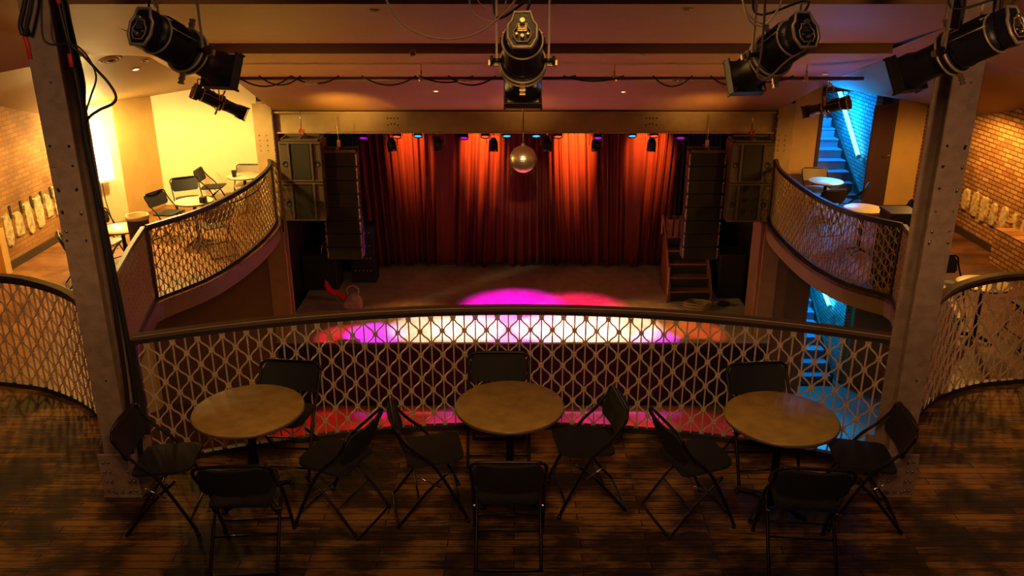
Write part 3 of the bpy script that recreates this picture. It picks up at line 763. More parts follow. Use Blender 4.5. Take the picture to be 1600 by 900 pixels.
# gear on the left subwoofer
zt = zt = at_y(500, 400, 18.0).z
t = thing('floodlight', 'small grey lamp lying on the left subwoofer', 'lamp', (-4.2, 18.25, zt))
MB().cyl((-.13, 0, .12), (.08, .05, .14), .10, .075, 18).build('housing', 'iron', t)
MB().tube(smooth_path([(-.1, -.12, .0), (-.06, -.12, .2), (.02, .1, .25), (.06, .14, .0)], 5), .01, 6).build('yoke', 'lamp_trim', t)
MB().lathe([(0, 0), (.09, 0), (.095, .01), (0, .012)], 18, Matrix.Translation((-.14, 0, .12)) @ Matrix.Rotation(-PI/2, 4, 'Y')).build('lens', 'lens', t)
t = thing('effects_rack', 'low black equipment rack with knobs beside the left subwoofer', 'rack', (-3.45, 18.5, SZ))
MB().box(-.28, .28, 0, .45, 0, 1.35).build('case', 'cabinet_b', t, .01)
for k in range(4): MB().box(-.25, .25, -.015, 0, .15+.3*k, .40+.3*k).build('rack_unit', 'grille_b', t, .003)
kb = MB()
for k in range(4):
    for j in range(5): kb.cyl((-.18+.09*j, -.015, .3+.3*k), (-.18+.09*j, -.035, .3+.3*k), .015, n=10)
kb.build('knobs', 'lamp_trim', t)
# red cloth and leather bag at the stage edge
mb = MB(); rnd = random.Random(4); rows = []
for i in range(15):
    row = []
    for j in range(11):
        a = i/14; b = j/10-.5
        row.append(V((-.30+.55*a, b*(.20+.1*math.sin(a*5)), .05+.38*(1-a)**2+.05*math.sin(9*a+6*b)+.02*rnd.random())))
    rows.append(row)
o = tag(mb.grid(rows).build('red_cloth', 'red_cloth', solid=.012), 'crumpled bright red cloth lying on the left of the stage', 'cloth'); o.location = (-3.78, 17.3, SZ)
t = thing('leather_bag', 'small tan leather bag beside the red cloth on stage', 'bag', (-3.38, 16.75, SZ))
MB().lathe([(0, 0), (.14, 0), (.19, .08), (.20, .22), (.15, .34), (.06, .40), (0, .41)], 20, Matrix.Scale(.75, 4, V((0, 1, 0)))).build('pouch', 'tan_cloth', t)
MB().tube(smooth_path([(-.1, 0, .35), (-.12, .0, .5), (0, 0, .58), (.12, 0, .5), (.1, 0, .35)], 5), .014, 6).build('strap', 'tan_cloth', t)
MB().box(-.17, .17, -.16, -.145, .12, .27).build('flap', 'tan_cloth', t, .006)
# stage steps with handrail and crate
t = thing('stage_steps', 'dark wooden steps with glowing edges at the right of the stage', 'steps', (3.82, 17.3, SZ))
for k in range(5):
    MB().box(-.42, .42, .22*k, .22*k+.25, .24*(k+1)-.04, .24*(k+1)).build('tread', 'wood', t, .006)
    MB().box(-.42, .42, .22*k+.02, .22*k+.04, .24*k, .24*(k+1)-.04).build('riser', 'cabinet_b', t)
for s in (-1, 1):
    MB().add([(s*.45+dx, y, z) for dx in (-.02, .02) for y, z in ((-.02, 0), (1.12, 0), (1.12, 1.2), (.9, 1.2), (-.02, .26))], [(0, 1, 2, 3, 4), (9, 8, 7, 6, 5)]+[(i, (i+1) % 5, 5+(i+1) % 5, 5+i) for i in range(5)]).build('stringer', 'wood', t)
MB().tube(smooth_path([(-.5, -.05, .0), (-.5, -.05, .75), (-.5, .1, .85), (-.5, 1.0, 1.65), (-.5, 1.1, 1.2)], 5), .03, 10).build('handrail', 'wood', t)
t = thing('slatted_crate', 'orange lit slatted wooden crate on top of the stage steps', 'crate', (3.66, 18.28, SZ+1.2))
for k in range(4):
    MB().box(-.26+.14*k, -.16+.14*k, -.16, -.145, 0, .42).build('slat', 'wood', t, .004)
    MB().box(-.26+.14*k, -.16+.14*k, .145, .16, 0, .42).build('slat', 'wood', t, .004)
MB().box(-.27, .27, -.145, .145, 0, .02).box(-.27, -.25, -.145, .145, 0, .42).box(.25, .27, -.145, .145, 0, .42).build('box_frame', 'wood', t, .003)
# cable heap
def coil(name, label, loc, r, turns, m, rr=.014, seed=1):
    rnd = random.Random(seed); pts = []
    for k in range(turns*10):
        a = k*2*PI/10; q = r*(.7+.3*rnd.random())
        pts.append((q*math.cos(a)*1.3, q*math.sin(a), rr+.008*k/3+.01*rnd.random()))
    o = tag(MB().tube(smooth_path(pts, 4), rr, 6).build(name, m), label, 'cable'); o.location = loc; return o
coil('cable_coil', 'tangled orange cable heap on the stage floor before the steps', (3.9, 16.9, SZ), .24, 5, 'cable_tan', .018, 3)
coil('cable_coil', 'small coil of cable on the stage floor right of the steps', (4.5, 17.05, SZ), .1, 3, 'cable', .014, 5)

# ------------------------------------------------------------------ theatre lamps
def ellipsoidal(label, rear, front, s=1., cat='spotlight', yoke_up=.62, roll=0, hook=None, slim=False, group=None):
    rear, front = V(rear), V(front); mid = (rear+front)/2; d = (front-rear).normalized()
    t = thing('stage_spotlight', label, cat, mid, 0, group)
    q = d.to_track_quat('Y', 'Z'); mx = q.to_matrix().to_4x4() @ Matrix.Scale(s, 4)
    Ry = Matrix.Rotation(-PI/2, 4, 'X')       # local z -> +y
    def L(prof, n=28, y0=0): return MB().lathe(prof, n, Matrix.Translation((0, y0, 0)) @ Ry)
    bw = .085 if slim else .105
    hs = L([(0, -.30), (bw*.62, -.30), (bw*.9, -.285), (bw, -.25), (bw, -.10), (bw*1.05, -.09), (bw*1.05, -.055), (bw*.8, -.04), (0, -.04)])
    hs = hs.build('lamp_housing', 'lamp', t, mx=mx)
    fn = MB()
    for k in range(14):
        a = PI*.08+PI*.84*k/13
        c_, s_ = math.cos(a), math.sin(a)
        fn.add([(c_*bw*.97, -.24, s_*bw*.97), (c_*bw*1.14, -.235, s_*bw*1.14), (c_*bw*1.14, -.125, s_*bw*1.14), (c_*bw*.97, -.115, s_*bw*.97)], [(0, 1, 2, 3)])
    fn.build('cooling_fins', 'lamp', hs, solid=.004, mx=mx, off=0)
    rb = MB()
    for k in range(5):
        a = PI*(.12+.19*k); c_, s_ = math.cos(a), math.sin(a)
        rb.tube([(c_*bw*1.02, -.27, s_*bw*1.02), (c_*bw*1.04, -.06, s_*bw*1.04)], .0045, 6)
    rb.tube([V((bw*1.0*math.cos(2*PI*k/28), -.262, bw*1.0*math.sin(2*PI*k/28))) for k in range(28)], .006, 6, closed=True)
    rb.build('housing_ribs', 'lamp_trim', hs, mx=mx)
    # lamp cap: stadium outline in two layers with trimmed rim, vents and knobs
    def stadium(rx, rz, n=28): return [(rx*math.cos(2*PI*k/n)*(1-.10*math.cos(4*PI*k/n)), rz*math.sin(2*PI*k/n)) for k in range(n)]
    cp = MB(); P = [(.074*x, .098*z) for x, z in ((-.55, 1), (.55, 1), (.72, .5), (1, .25), (1, -.45), (.62, -1), (-.62, -1), (-1, -.45), (-1, .25), (-.72, .5))]; rows = []
    for y, k in ((-.30, 1.0), (-.35, 1.0), (-.37, .92)): rows.append([V((x*k, y, z*k)) for x, z in P+[P[0]]])
    cp.grid(rows); o_ = len(cp.v); cp.add([(x*.92, -.37, z*.92) for x, z in P], [tuple(range(len(P)))])
    cap = cp.build('lamp_cap', 'lamp', t, mx=mx)
    MB().tube([V((x*.98, -.368, z*.98)) for x, z in P], .0095, 8, closed=True).build('cap_rim', 'lamp_trim', cap, mx=mx)
    MB().tube([V((x*.58, -.376, z*.5-.02)) for x, z in P], .004, 6, closed=True).build('cap_ring', 'lamp_trim', cap, mx=mx)
    kn = MB()
    kn.cyl((0, -.37, .036), (0, -.40, .036), .013, n=12).cyl((0, -.37, -.045), (0, -.395, -.045), .009, n=12)
    for dx in (-.028, .028): kn.cyl((dx, -.37, -.03), (dx, -.385, -.03), .006, n=8)
    for k in range(5): kn.box(-.022, .022, -.378, -.372, -.012+.009*k, -.008+.009*k)
    kn.build('cap_knobs', 'brass', cap, mx=mx)
    # gate ring and shutters
    g = L([(0, -.04), (bw*1.12, -.04), (bw*1.16, -.03), (bw*1.16, -.0), (bw*1.12, .01), (0, .01)])
    g = g.build('gate', 'lamp', t, mx=mx)
    MB().tube([V((bw*1.17*math.cos(2*PI*k/28), -.035, bw*1.17*math.sin(2*PI*k/28))) for k in range(28)], .008, 6, closed=True).tube([V((bw*1.17*math.cos(2*PI*k/28), .008, bw*1.17*math.sin(2*PI*k/28))) for k in range(28)], .006, 6, closed=True).build('gate_band', 'lamp_trim', g, mx=mx)
    for k in range(4):
        a = k*PI/2; rm = Matrix.Rotation(a, 4, 'Y')
        MB().box(-.014, .014, -.024, -.008, bw*1.16, bw*1.16+.03).box(-.017, .017, -.027, -.005, bw*1.16+.03, bw*1.16+.04).box(-.013, .013, -.024, -.008, bw*1.16+.04, bw*1.16+.055).box(-.016, .016, -.027, -.005, bw*1.16+.055, bw*1.16+.064).build('shutter_handle', 'brass', t, .001, mx=mx @ rm)
    # lens barrel and colour frame holder
    L([(0, .01), (bw*1.0, .01), (bw*.86, .08), (bw*.86, .19), (bw*1.0, .235), (bw*1.0, .30), (bw*.94, .305), (bw*.86, .27), (0, .265)]).build('lens_barrel', 'lamp', t, mx=mx)
    bl = [x for x in bpy.data.objects if x.parent == t and x.name.startswith('lens_barrel')][0]
    L([(0, .268), (bw*.79, .268), (bw*.6, .282), (0, .288)]).build('lens', 'lens', bl, mx=mx)
    q_ = bw*1.0; fh = MB()
    for sx in (-1, 1): fh.box(sx*q_-.004, sx*q_+.004, .25, .31, -q_, q_)
    fh.box(-q_, q_, .25, .31, -q_-.004, -q_+.004)
    for y0 in (.30, .322): fh.box(-q_, q_, y0, y0+.006, q_-.016, q_).box(-q_, q_, y0, y0+.006, -q_, -q_+.016).box(-q_, -q_+.016, y0, y0+.006, -q_, q_).box(q_-.016, q_, y0, y0+.006, -q_, q_)
    for sx in (-1, 1):
        for sz in (-1, 1): fh.box(sx*q_-.006, sx*q_+.006, .296, .334, sz*q_-.006, sz*q_+.006)
    fh.build('colour_frame', 'lamp', t, .001, mx=mx)
    # yoke rises straight up from pivots at the gate
    side = V((0, 0, 1)).cross(d).normalized() if abs(d.z) < .98 else V((1, 0, 0)); up = V((0, 0, 1))
    piv = q @ V((0, -.05*s, 0))
    ww = bw*1.32*s
    y = MB(); yw = yoke_up*s
    arm = [piv-side*ww, piv-side*ww+up*(yw-.03), piv-side*(ww-.02)+up*yw, piv+side*(ww-.02)+up*yw, piv+side*ww+up*(yw-.03), piv+side*ww]
    y.tube(arm, .008*s, 4); y.build('yoke', 'lamp_trim', t)
    for sg in (-1, 1): kb = MB(); kb.cyl(piv+side*sg*ww*.82, piv+side*sg*(ww+.028*s), .013*s, n=10).cyl(piv+side*sg*(ww+.02*s), piv+side*sg*(ww+.034*s), .026*s, n=8); kb.build('tilt_knob', 'lamp', t)
    cl = MB(); c = piv+up*yw
    cl.tube(smooth_path([c, c+up*.03*s, c+up*.05*s+d*.035*s, c+up*.09*s+d*.035*s, c+up*.115*s, c+up*.09*s-d*.035*s], 4), .012*s, 8)
    cl.build('hook_clamp', 'brass', t)
    tail = q @ V((.0, -.36*s, .05*s))
    tw = MB(); tw.tube(smooth_path([q @ V((0, -.33*s, .07*s)), q @ V((.03*s, -.36*s, .13*s))+V((0, 0, .03)), piv+side*ww*1.0+up*.22*s, piv+side*ww*1.1+up*yw], 6), .007*s, 6)
    tw.build('power_lead', 'cable', t)
    return t
pipe_z = None
E1 = ellipsoidal('front stage spotlight at upper left, angled down to the right', (-1.77, 4.30, 3.38), (-1.58, 4.80, 3.125), .92, yoke_up=.5)
E2 = ellipsoidal('front stage spotlight hanging in the middle, seen from behind', (.04, 4.2, 3.37), (.05, 4.72, 3.03), .94, yoke_up=.5)
E3 = ellipsoidal('front stage spotlight right of the middle, angled down to the left', (1.37, 4.30, 3.35), (1.25, 4.74, 3.11), .9, yoke_up=.5)
E4 = ellipsoidal('front stage spotlight in front of the right steel column', (2.33, 4.28, 3.37), (2.10, 4.66, 3.14), .92, yoke_up=.5)
for a, b in (((-1.8, 4.0), (2.4, 4.0)),): pass
t = tag(MB().cyl((-3.4, 4.48, 3.86), (3.4, 4.48, 3.86), .024, n=12).build('lighting_pipe', 'iron'), 'black pipe above the picture that carries the four front spotlights', 'pipe')
ellipsoidal('small stage spotlight below the far pipe on the left, before the pale wall', (-4.15, 11.35, 2.16), (-3.65, 11.7, 1.82), 1.05, yoke_up=.24, slim=True)
ellipsoidal('small stage spotlight below the far pipe on the right, before the blue stairs', (4.36, 11.35, 2.02), (3.96, 11.75, 1.84), .9, yoke_up=.30, slim=True)

# far pipe with hangers and looped cables
t = thing('ceiling_pipe', 'long thin pipe crossing the room below the ceiling', 'pipe', (.4, 11.5, 2.315))
MB().cyl((-4.45, 0, 0), (4.2, 0, 0), .024, n=10).build('tube', 'rail', t)
for u in (658, 960, 1259):
    p = at_y(u, 122, 11.5); q = V((p.x-.4, 0, 0))
    MB().cyl(q, q+V((0, 0, .24)), .008, n=8).cyl(q+V((0, 0, .05)), q+V((0, 0, .10)), .016, n=8).cyl(q+V((0, 0, -.03)), q+V((0, 0, .03)), .035, n=10).build('hanger', 'brass', t)
loops = [(370, 455, 16), (405, 470, 14), (455, 530, 12), (565, 650, 14), (655, 740, 10), (700, 775, 14), (800, 900, 5), (880, 975, 8), (1020, 1082, 16), (1110, 1172, 14), (1160, 1240, 10)]
for i, (u0, u1, sag) in enumerate(loops):
    a, b = at_y(u0, 121, 11.46), at_y(u1, 121, 11.46); pts = []
    for k in range(9):
        tt = k/8; pts.append(a.lerp(b, tt)+V((0, 0, -.0085*sag*4*tt*(1-tt)+.02)))
    nm = ['first', 'second', 'third', 'fourth', 'fifth', 'sixth', 'seventh', 'eighth', 'ninth', 'tenth', 'eleventh'][i]
    tag(MB().tube(smooth_path(pts, 4), .011, 6).build('cable_loop', 'cable'), '%s sagging cable from the left below the long ceiling pipe' % nm, 'cable', 'cables looped below the ceiling pipe')
for i, (u, v, lab) in enumerate([(483, 130, 'pale plug with tape on the ceiling pipe cables at the left'), (722, 126, 'pale tape wrap on the ceiling pipe left of the middle spotlight'), (1057, 125, 'bright connector on the ceiling pipe right of the middle')]):
    p = at_y(u, v, 11.42); o = tag(MB().cyl((-.05, 0, 0), (.05, 0, .0), .020, .016, 10).cyl((.05, 0, 0), (.11, 0, .0), .014, n=10).build('cable_plug', 'liner' if i < 2 else 'chrome'), lab, 'plug'); o.location = p
# mirror ball: facets as a lathe of flat faces
t = thing('mirror_ball', 'golden mirror ball hanging in front of the red curtain', 'mirror ball', (.14, 13.0, .93))
fb = MB(); nl = 22
for i in range(nl):
    a0, a1 = -PI/2+PI*i/nl, -PI/2+PI*(i+1)/nl; am = (a0+a1)/2; n = max(6, int(44*math.cos(am)))
    for j in range(n):
        b0, b1 = 2*PI*(j+.03)/n, 2*PI*(j+.97)/n; e = .06*(a1-a0)
        P = [V((math.cos(a)*math.cos(b), math.cos(a)*math.sin(b), math.sin(a)))*.208 for a, b in ((a0+e, b0), (a0+e, b1), (a1-e, b1), (a1-e, b0))]
        fb.add(P, [(0, 1, 2, 3)])
fb.build('mirror_facets', 'mirror', t)
MB().lathe([(.205*math.cos(-PI/2+PI*k/20), .205*math.sin(-PI/2+PI*k/20)) for k in range(21)], 40).build('core', 'lamp_trim', t)
MB().cyl((0, 0, .2), (0, 0, .24), .03, n=14).build('top_cap', 'brass', t)
MB().cyl((0, 0, .24), (0, 0, 1.24), .012, n=8).build('hanging_rod', 'brass', t)

# par lamps on the bar behind the beam
t = tag(MB().cyl((-4.6, 15.9, .98), (4.9, 15.9, .98), .024, n=10).build('lighting_bar', 'iron'), 'lighting bar behind the stage beam carrying the small coloured lamps', 'pipe')
def led_par(label, x, y, z, m):
    t = thing('coloured_lamp', label, 'lamp', (x, y, z), 0, 'small coloured lamps under the stage beam')
    mx = Matrix.Rotation(R(-30), 4, 'X')
    MB().lathe([(0, .14), (.05, .14), (.075, .10), (.085, .0), (.088, -.02), (.080, -.02), (.078, .0), (0, .0)], 20).build('housing', 'lamp', t, mx=mx)
    MB().lathe([(0, -.012), (.05, -.010), (.074, -.002), (.074, .0), (0, .0)], 20).build('lens', m, t, mx=mx)
    MB().tube([(-.10, 0, .0), (-.10, 0, .13), (.10, 0, .13), (.10, 0, .0)], .007, 4).cyl((0, 0, .13), (0, 0, .2), .015, n=8).build('yoke', 'iron', t)
cn = {'P': ('purple', 'led_purple'), 'R': ('red', 'led_red'), 'B': ('blue', 'led_blue')}
ordn = {'P': ['first', 'second', 'third', 'fourth'], 'R': ['first', 'second', 'third', 'fourth'], 'B': ['first', 'second', 'third', 'fourth']}
cnt = {'P': 0, 'R': 0, 'B': 0}
for u, v, c in [(568, 214, 'P'), (620, 212, 'R'), (653, 211, 'B'), (725, 214, 'P'), (758, 212, 'R'), (792, 211, 'B'), (838, 211, 'B'), (872, 212, 'R'), (934, 214, 'P'), (988, 211, 'B'), (1022, 211, 'R'), (1063, 214, 'P')]:
    p = at_y(u, v+1, 15.85); led_par('%s %s glowing lamp from the left under the stage beam' % (ordn[c][cnt[c]], cn[c][0]), p.x, 15.85, p.z+.0, cn[c][1]); cnt[c] += 1
def par_can(label, x, y, z, yaw, m):
    t = thing('par_can', label, 'spotlight', (x, y, z), yaw, 'black par cans hanging before the curtain')
    mx = Matrix.Rotation(R(-14), 4, 'X') @ Matrix.Scale(.85, 4)
    MB().lathe([(0, .17), (.045, .17), (.06, .14), (.095, .08), (.10, .0), (.10, -.14), (.094, -.14), (.094, 0), (0, 0)], 22).build('can', 'lamp', t, mx=mx)
    MB().lathe([(0, -.125), (.092, -.125), (.092, -.118), (0, -.118)], 22).build('lens', m, t, mx=mx)
    MB().tube([(-.125, 0, .0), (-.125, 0, .2), (.125, 0, .2), (.125, 0, .0)], .009, 4).build('yoke', 'lamp_trim', t)
    MB().cyl((0, 0, .2), (0, 0, .42), .016, n=8).box(-.03, .03, -.03, .03, .26, .32).build('clamp', 'brass', t)
tag(MB().cyl((-4.6, 16.3, .93), (4.9, 16.3, .93), .024, n=10).build('lighting_bar', 'iron'), 'second lighting bar over the stage carrying the black par cans', 'pipe')
for i, (u, ya, m) in enumerate([(612, .5, 'lens'), (685, .2, 'led_purple_dim'), (771, 0, 'led_purple'), (855, -.2, 'lens'), (931, 0, 'led_purple_dim'), (1018, -.3, 'lens')]):
    p = at_y(u, 227, 16.3); par_can(['leftmost black par can before the curtain, its side lit warm', 'black par can with faint purple lens, second from left', 'black par can with bright purple lens left of the mirror ball', 'black par can just right of the mirror ball', 'black par can with purple lens, second from right', 'rightmost black par can before the curtain'][i], p.x, 16.3, p.z, ya, m)

# foreground cables
def cable(label, pts, r, m, n=6): return tag(MB().tube(smooth_path(pts, n), r, 6).build('hanging_cable', m), label, 'cable')
def up(pts, y): return [at_y(u, v, y) for u, v in pts]
cable('large tan cable loop hanging left of the middle spotlight', up([(590, -40), (606, 5), (630, 38), (665, 56), (704, 61), (745, 52), (780, 28), (805, 0), (815, -30)], 4.4), .005, 'cable_tan')
cable('smaller tan cable loop beside the middle spotlight', up([(733, -30), (734, 5), (742, 22), (760, 32), (779, 31), (790, 5), (792, -30)], 4.45), .004, 'cable_tan')
cable('thin tan cable crossing the small loop at the top', up([(735, -20), (752, 8), (775, 20), (790, 22)], 4.5), .003, 'cable_tan')
cable('pale knotted safety cable above the right middle spotlight', up([(1156, -30), (1162, 8), (1172, 32), (1185, 40), (1196, 38), (1212, 20), (1222, -2), (1226, -30)], 4.35), .0045, 'cable_white')
cable('second strand of the pale safety cable', up([(1160, 0), (1168, 20), (1182, 33), (1192, 37)], 4.32), .004, 'cable_white')
cable('thick black cable hanging from the right middle spotlight', up([(1196, -20), (1194, 30), (1190, 80), (1184, 118), (1200, 122), (1230, 95), (1255, 80), (1268, 62)], 4.2), .006, 'rail')
cable('black cable bundle bent over the top of the left column', up([(44, -30), (38, 10), (32, 38), (36, 55)], 5.3), .016, 'cable')
cable('second black cable over the top of the left column', up([(52, -30), (48, 10), (42, 40), (38, 56)], 5.28), .012, 'cable')
cable('thin black cable looping over the left column face', up([(66, -20), (65, 30), (68, 60), (82, 70), (110, 68), (130, 80), (146, 105), (150, 125), (142, 150), (133, 180), (130, 200)], 5.25), .006, 'cable')
cable('long black cable loop standing off the left column', up([(95, -10), (105, 45), (112, 70), (128, 85), (150, 108), (170, 130), (181, 150), (176, 162), (155, 172), (138, 185), (132, 205), (140, 240), (150, 290), (158, 325)], 5.3), .009, 'cable')
cable('thick black cable running down the inner side of the left column', up([(84, -30), (98, 30), (113, 90), (128, 170), (133, 215), (146, 280), (160, 360), (172, 430), (186, 520), (197, 600), (204, 680), (207, 720)], 5.42), .015, 'cable')
cable('black cable bundle on the left column beside the railing', up([(92, -30), (104, 20), (118, 80), (129, 130), (130, 170), (140, 240), (160, 340), (185, 460), (205, 570), (215, 650), (222, 735)], 5.5), .02, 'cable')
cable('black cable running down behind the right column', up([(1568, -30), (1562, 30), (1556, 60)], 5.3), .012, 'cable')
cable('black cable draped along the right column to the spotlight', up([(1505, -30), (1503, 20), (1499, 55), (1500, 90)], 4.6), .008, 'cable')
for i, (pts, lab) in enumerate([([(36, 50), (42, 68), (47, 92)], 'long red tape strip on the front of the left column'), ([(88, -5), (93, 6)], 'red tape on the cables at the very top of the left column'), ([(108, 84), (112, 105)], 'small red tape on the inner side of the left column')]):
    P = up(pts, 5.385 if i == 0 else 5.36); rows = [[p-V((.012, 0, 0)) for p in P], [p+V((.012, 0, 0)) for p in P]]
    tag(MB().grid(rows).build('red_tape', 'red_tape', solid=.003), lab, 'tape')
cable('black cable draped along the left balcony handrail', [V((-4.62, 11.55, .44)), V((-4.36, 12.4, .36)), V((-4.24, 13.0, .30)), V((-4.17, 13.6, .30)), V((-4.17, 14.1, .40))], .010, 'cable')

# ------------------------------------------------------------------ ceiling fittings
dg = None
def ceiling_bvh():
    out = []
    for o in bpy.data.objects:
        if o.name.startswith('ceiling') and o.type == 'MESH' and 'pipe' not in o.name and 'stage' not in o.name:
            out.append(BVHTree.FromPolygons([v.co.copy() for v in o.data.vertices], [tuple(p.vertices) for p in o.data.polygons]))
    return out
BV = ceiling_bvh()
def hit(u, v):
    best = None; d = ray(u, v).normalized()
    for b in BV:
        h = b.ray_cast(V((0, 0, CAMH)), d)
        if h[0] is not None and (best is None or h[3] < best[3]): best = h
    return best
def downlight(label, u, v, r, lit):
    h = hit(u, v)
    if h is None: return
    n = h[1]
    if n.z > 0: n = -n
    t = thing('downlight', label, 'ceiling light', h[0]); mx = n.to_track_quat('Z', 'Y').to_matrix().to_4x4()
    MB().lathe([(r*.72, .0), (r*.75, .012), (r, .010), (r*1.03, .0), (r*1.0, -.004), (r*.72, -.004)], 28, closed=True).build('ring', 'white', t, mx=mx)
    MB().lathe([(0, .004), (r*.7, .004), (r*.7, .001), (0, .001)], 24).build('lens', 'led_warm' if lit else 'side_ceiling', t, mx=mx)
for u, v, r, lit, lab in [(585, 15, .045, 0, 'small round ceiling light on the top ceiling band, left of the middle'), (1073, 13, .05, 0, 'small round ceiling light on the top ceiling band, right of the middle'), (645, 83, .04, 0, 'small round ceiling light on the middle band left of the mirror ball'), (1006, 85, .04, 0, 'small round ceiling light on the middle band right of the mirror ball'), (681, 142, .045, 1, 'small lit ceiling light above the stage beam, left of the rod'), (974, 143, .045, 1, 'small lit ceiling light above the stage beam, right of the rod'), (212, 108, .055, 1, 'bright small ceiling light on the left side ceiling'), (226, 95, .05, 0, 'unlit small ceiling light behind the bright one at the left'), (1289, 115, .045, 1, 'small ceiling light near the right end of the pipe'), (1406, 93, .05, 1, 'small ceiling light left of the right column')]:
    downlight(lab, u, v, r, lit)
h = hit(172, 92)
if h:
    n = h[1] if h[1].z < 0 else -h[1]
    t = thing('ceiling_vent', 'large round ceiling vent on the left side ceiling', 'vent', h[0]); mx = n.to_track_quat('Z', 'Y').to_matrix().to_4x4()
    for k, (a, b) in enumerate(((.12, .16), (.075, .11), (.0, .065))):
        MB().lathe([(a, .012+.012*k), (b, .0+.012*k), (b, .008+.012*k), (a, .022+.012*k)], 36, closed=True).build('ring' if k < 2 else 'centre_disc', 'side_ceiling', t, mx=mx)
    MB().lathe([(0, 0), (.165, 0), (.165, .004), (0, .004)], 36).build('backplate', 'dark_hole', t, mx=mx)

# ------------------------------------------------------------------ light
W = bpy.data.worlds.new('world'); sc.world = W; W.use_nodes = True
W.node_tree.nodes['Background'].inputs[0].default_value = (.12, .13, .32, 1); W.node_tree.nodes['Background'].inputs[1].default_value = .07
def down(name, p, e, c, cone=168): light('SPOT', name, p, e, c, .1, (p[0], p[1], p[2]-1), cone, .35)
light('POINT', 'lamp_left_wall', (-6.95, 14.25, 1.15), 110, (1, .72, .24), .08)
down('downlight_left_a', (-5.7, 13.7, 1.82), 430, (1, .68, .18))
down('downlight_left_b', (-6.3, 11.4, 2.15), 190, (1, .42, .05))
down('downlight_left_c', (-6.3, 8.8, 2.45), 30, (1, .50, .12))
down('downlight_right_a', (6.9, 13.3, 1.6), 190, (1, .48, .08))
down('downlight_right_b', (6.5, 11.4, 2.05), 150, (1, .44, .07))
down('downlight_right_c', (6.3, 8.8, 2.4), 22, (1, .48, .12))
light('POINT', 'cove_left', (-6.9, 10.0, 1.9), 9, (1, .55, .12), .15)
# cyan tubes
light('SPOT', 'tube_spill', (6.45, 16.0, 1.1), 160, (.0, .55, 1), .1, (5.5, 14.9, .14), 30, .6)
light('POINT', 'tube_glow', (6.4, 17.2, 1.0), 140, (.0, .26, 1), .2)
light('POINT', 'tube_glow_low', (6.35, 17.4, -1.9), 300, (.0, .40, 1), .2)
light('SPOT', 'tube_spill', (6.3, 16.6, -2.0), 700, (.0, .42, 1), .2, (5.2, 12.5, -4.5), 60, .8)
# warm house light over the front tier, plus unseen added fills for railing and columns
light('SPOT', 'house_front', (0, 3.4, 6.2), 110, (1, .52, .14), .5, (0, 5.0, 0), 85, .9)
light('SPOT', 'house_front_left', (-4.6, 3.2, 5.0), 190, (1, .48, .14), .4, (-4.7, 5.6, 0), 60, .9)
light('SPOT', 'house_front_right', (4.6, 3.2, 5.0), 190, (1, .44, .14), .4, (4.7, 5.6, 0), 60, .9)
o = light('SPOT', 'rail_fill', (0, .6, 4.0), 350, (1, .54, .19), .3, (0, 6.4, 1.0), 92, .7); o.scale = (1, .36, 1)  # unseen fill added to brighten the lattice railing and front spotlights
light('SPOT', 'column_fill_left', (-2.2, .8, 4.0), 190, (1, .54, .22), .3, (-3.0, 5.4, 2.8), 36, .9)  # this and the next: unseen spots added to brighten the column fronts
light('SPOT', 'column_fill_right', (2.2, .8, 4.0), 240, (1, .50, .20), .3, (3.0, 5.4, 2.8), 36, .9)
# unseen spots added to wash the beam, mirror ball and ceiling
light('SPOT', 'wash_left', (-3.0, 13.6, .92), 130, (1, .52, .09), .3, (-2.8, 15.3, 1.9), 66, .9)
light('SPOT', 'wash_mid', (.2, 13.6, .92), 40, (1, .45, .08), .3, (.2, 15.3, 1.9), 66, .9)
light('SPOT', 'wash_right', (3.3, 13.6, .92), 60, (1, .46, .08), .3, (3.1, 15.3, 1.9), 66, .9)
light('SPOT', 'ball_fill', (.1, 4.4, 3.6), 1500, (1, .72, .35), .03, (.14, 13, .93), 6, .5)
light('SPOT', 'ceil_left', (-3.6, 12.5, -.5), 170, (1, .48, .05), .3, (-2.2, 10, 2.9), 110, 1)
light('SPOT', 'ceil_right', (3.8, 12.5, -.5), 130, (1, .46, .08), .3, (2.2, 10, 2.9), 110, 1)
light('SPOT', 'ceil_mid', (.2, 14.2, -2.6), 25, (1, .12, .08), .4, (.2, 12.2, 2.2), 85, 1)  # red fill standing in for light bounced up off the stage
light('SPOT', 'ceil_violet', (5.2, 14.2, -.4), 60, (.25, .12, 1), .2, (4.6, 11.2, 2.6), 50, 1)
# curtain
for x, e in ((-2.45, 480), (-.75, 1000), (1.35, 1100), (3.1, 620)):
    light('SPOT', 'curtain_spot', (x, 18.75, 1.15), e*2.6, (1, .27, .045), .05, (x+.02, 19.7, -.12), 42, 1)
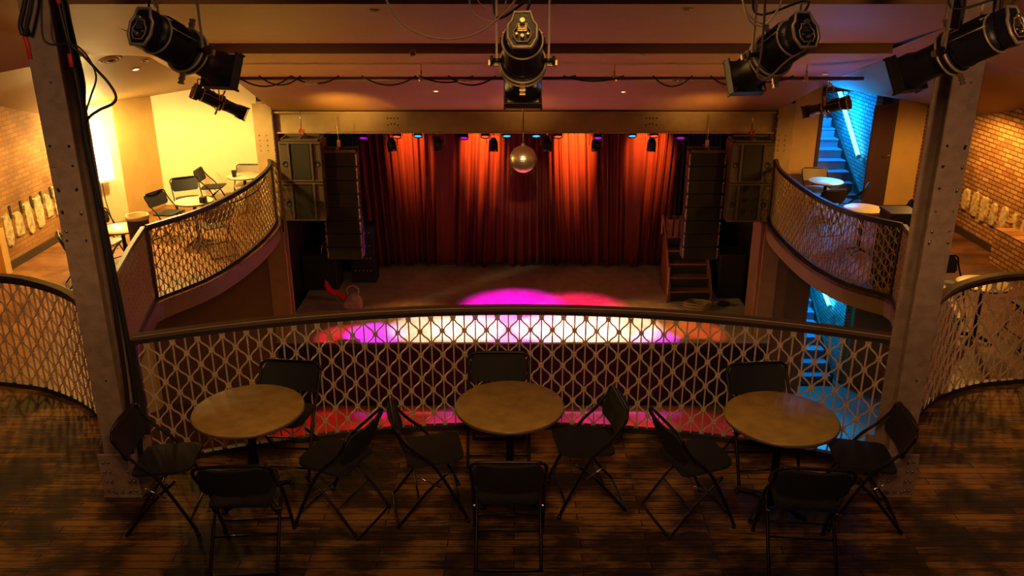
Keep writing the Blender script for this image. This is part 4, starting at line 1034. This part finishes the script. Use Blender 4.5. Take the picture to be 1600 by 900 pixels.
# stage floor
for x, y, e, c, tx, ty, sp in ((-1.75, 15.62, 2300, (1, .56, .34), -1.75, 15.82, 25), (-.95, 15.62, 2600, (1, .60, .46), -.95, 15.82, 25), (-.2, 15.62, 1700, (1, .45, .5), -.2, 15.82, 25), (.75, 15.62, 2800, (1, .6, .42), .75, 15.82, 25), (1.5, 15.62, 3100, (1, .62, .44), 1.5, 15.82, 25), (2.25, 15.62, 2400, (1, .60, .34), 2.25, 15.82, 25), (-.1, 15.62, 2900, (1, .0, .62), .0, 16.75, 36), (1.2, 15.62, 2000, (1, .01, .10), 1.35, 16.65, 34), (2.4, 15.6, 260, (1, .35, .03), 2.6, 16.2, 36), (-2.0, 15.6, 200, (1, .3, .03), -2.2, 16.2, 36), (.1, 15.6, 900, (.8, .05, 1), .2, 15.3, 24), (-2.6, 15.6, 2200, (.75, .02, 1), -2.75, 15.5, 20), (-3.4, 15.6, 900, (1, .02, .03), -3.3, 15.4, 20), (2.8, 15.6, 1500, (.8, .02, 1), 2.75, 15.3, 16), (3.6, 15.6, 700, (1, .10, .01), 3.55, 15.6, 22)):
    light('SPOT', 'stage_spot', (x, y, .75), e, c, .05, (tx, ty, SZ), sp, .6)
# pit floor
for x, e, c in ((-3.3, 2000, (1, .015, .01)), (-2.0, 2600, (1, .02, .03)), (-.7, 1900, (1, .03, .10)), (.7, 1900, (1, .03, .10)), (2.0, 2600, (1, .05, .07)), (3.2, 1500, (1, .02, .08))):
    light('SPOT', 'pit_spot', (x, 13.75, 1.6), e, c, .04, (x, 13.75, GZ), 27, .5)
for x, e in ((-1.2, 1500), (.2, 1800), (1.6, 1500)): light('SPOT', 'pit_spot', (x, 14.3, 1.6), e, (.7, .0, 1), .04, (x, 14.6, GZ), 10, .8)
light('SPOT', 'pit_warm', (-4.6, 8.5, -1.2), 40, (1, .52, .15), .3, (-5, 14, -4.5), 80, .9)
light('SPOT', 'pit_warm', (5.0, 8.5, -1.2), 30, (1, .52, .15), .3, (5, 14, -4.5), 80, .9)

sc.view_settings.view_transform = 'Standard'; sc.view_settings.look = 'None'
sc.view_settings.gamma = 1; sc.view_settings.use_curve_mapping = False; sc.view_settings.exposure = 0
sc.cycles.use_denoising = True
sc.cycles.max_bounces = 6
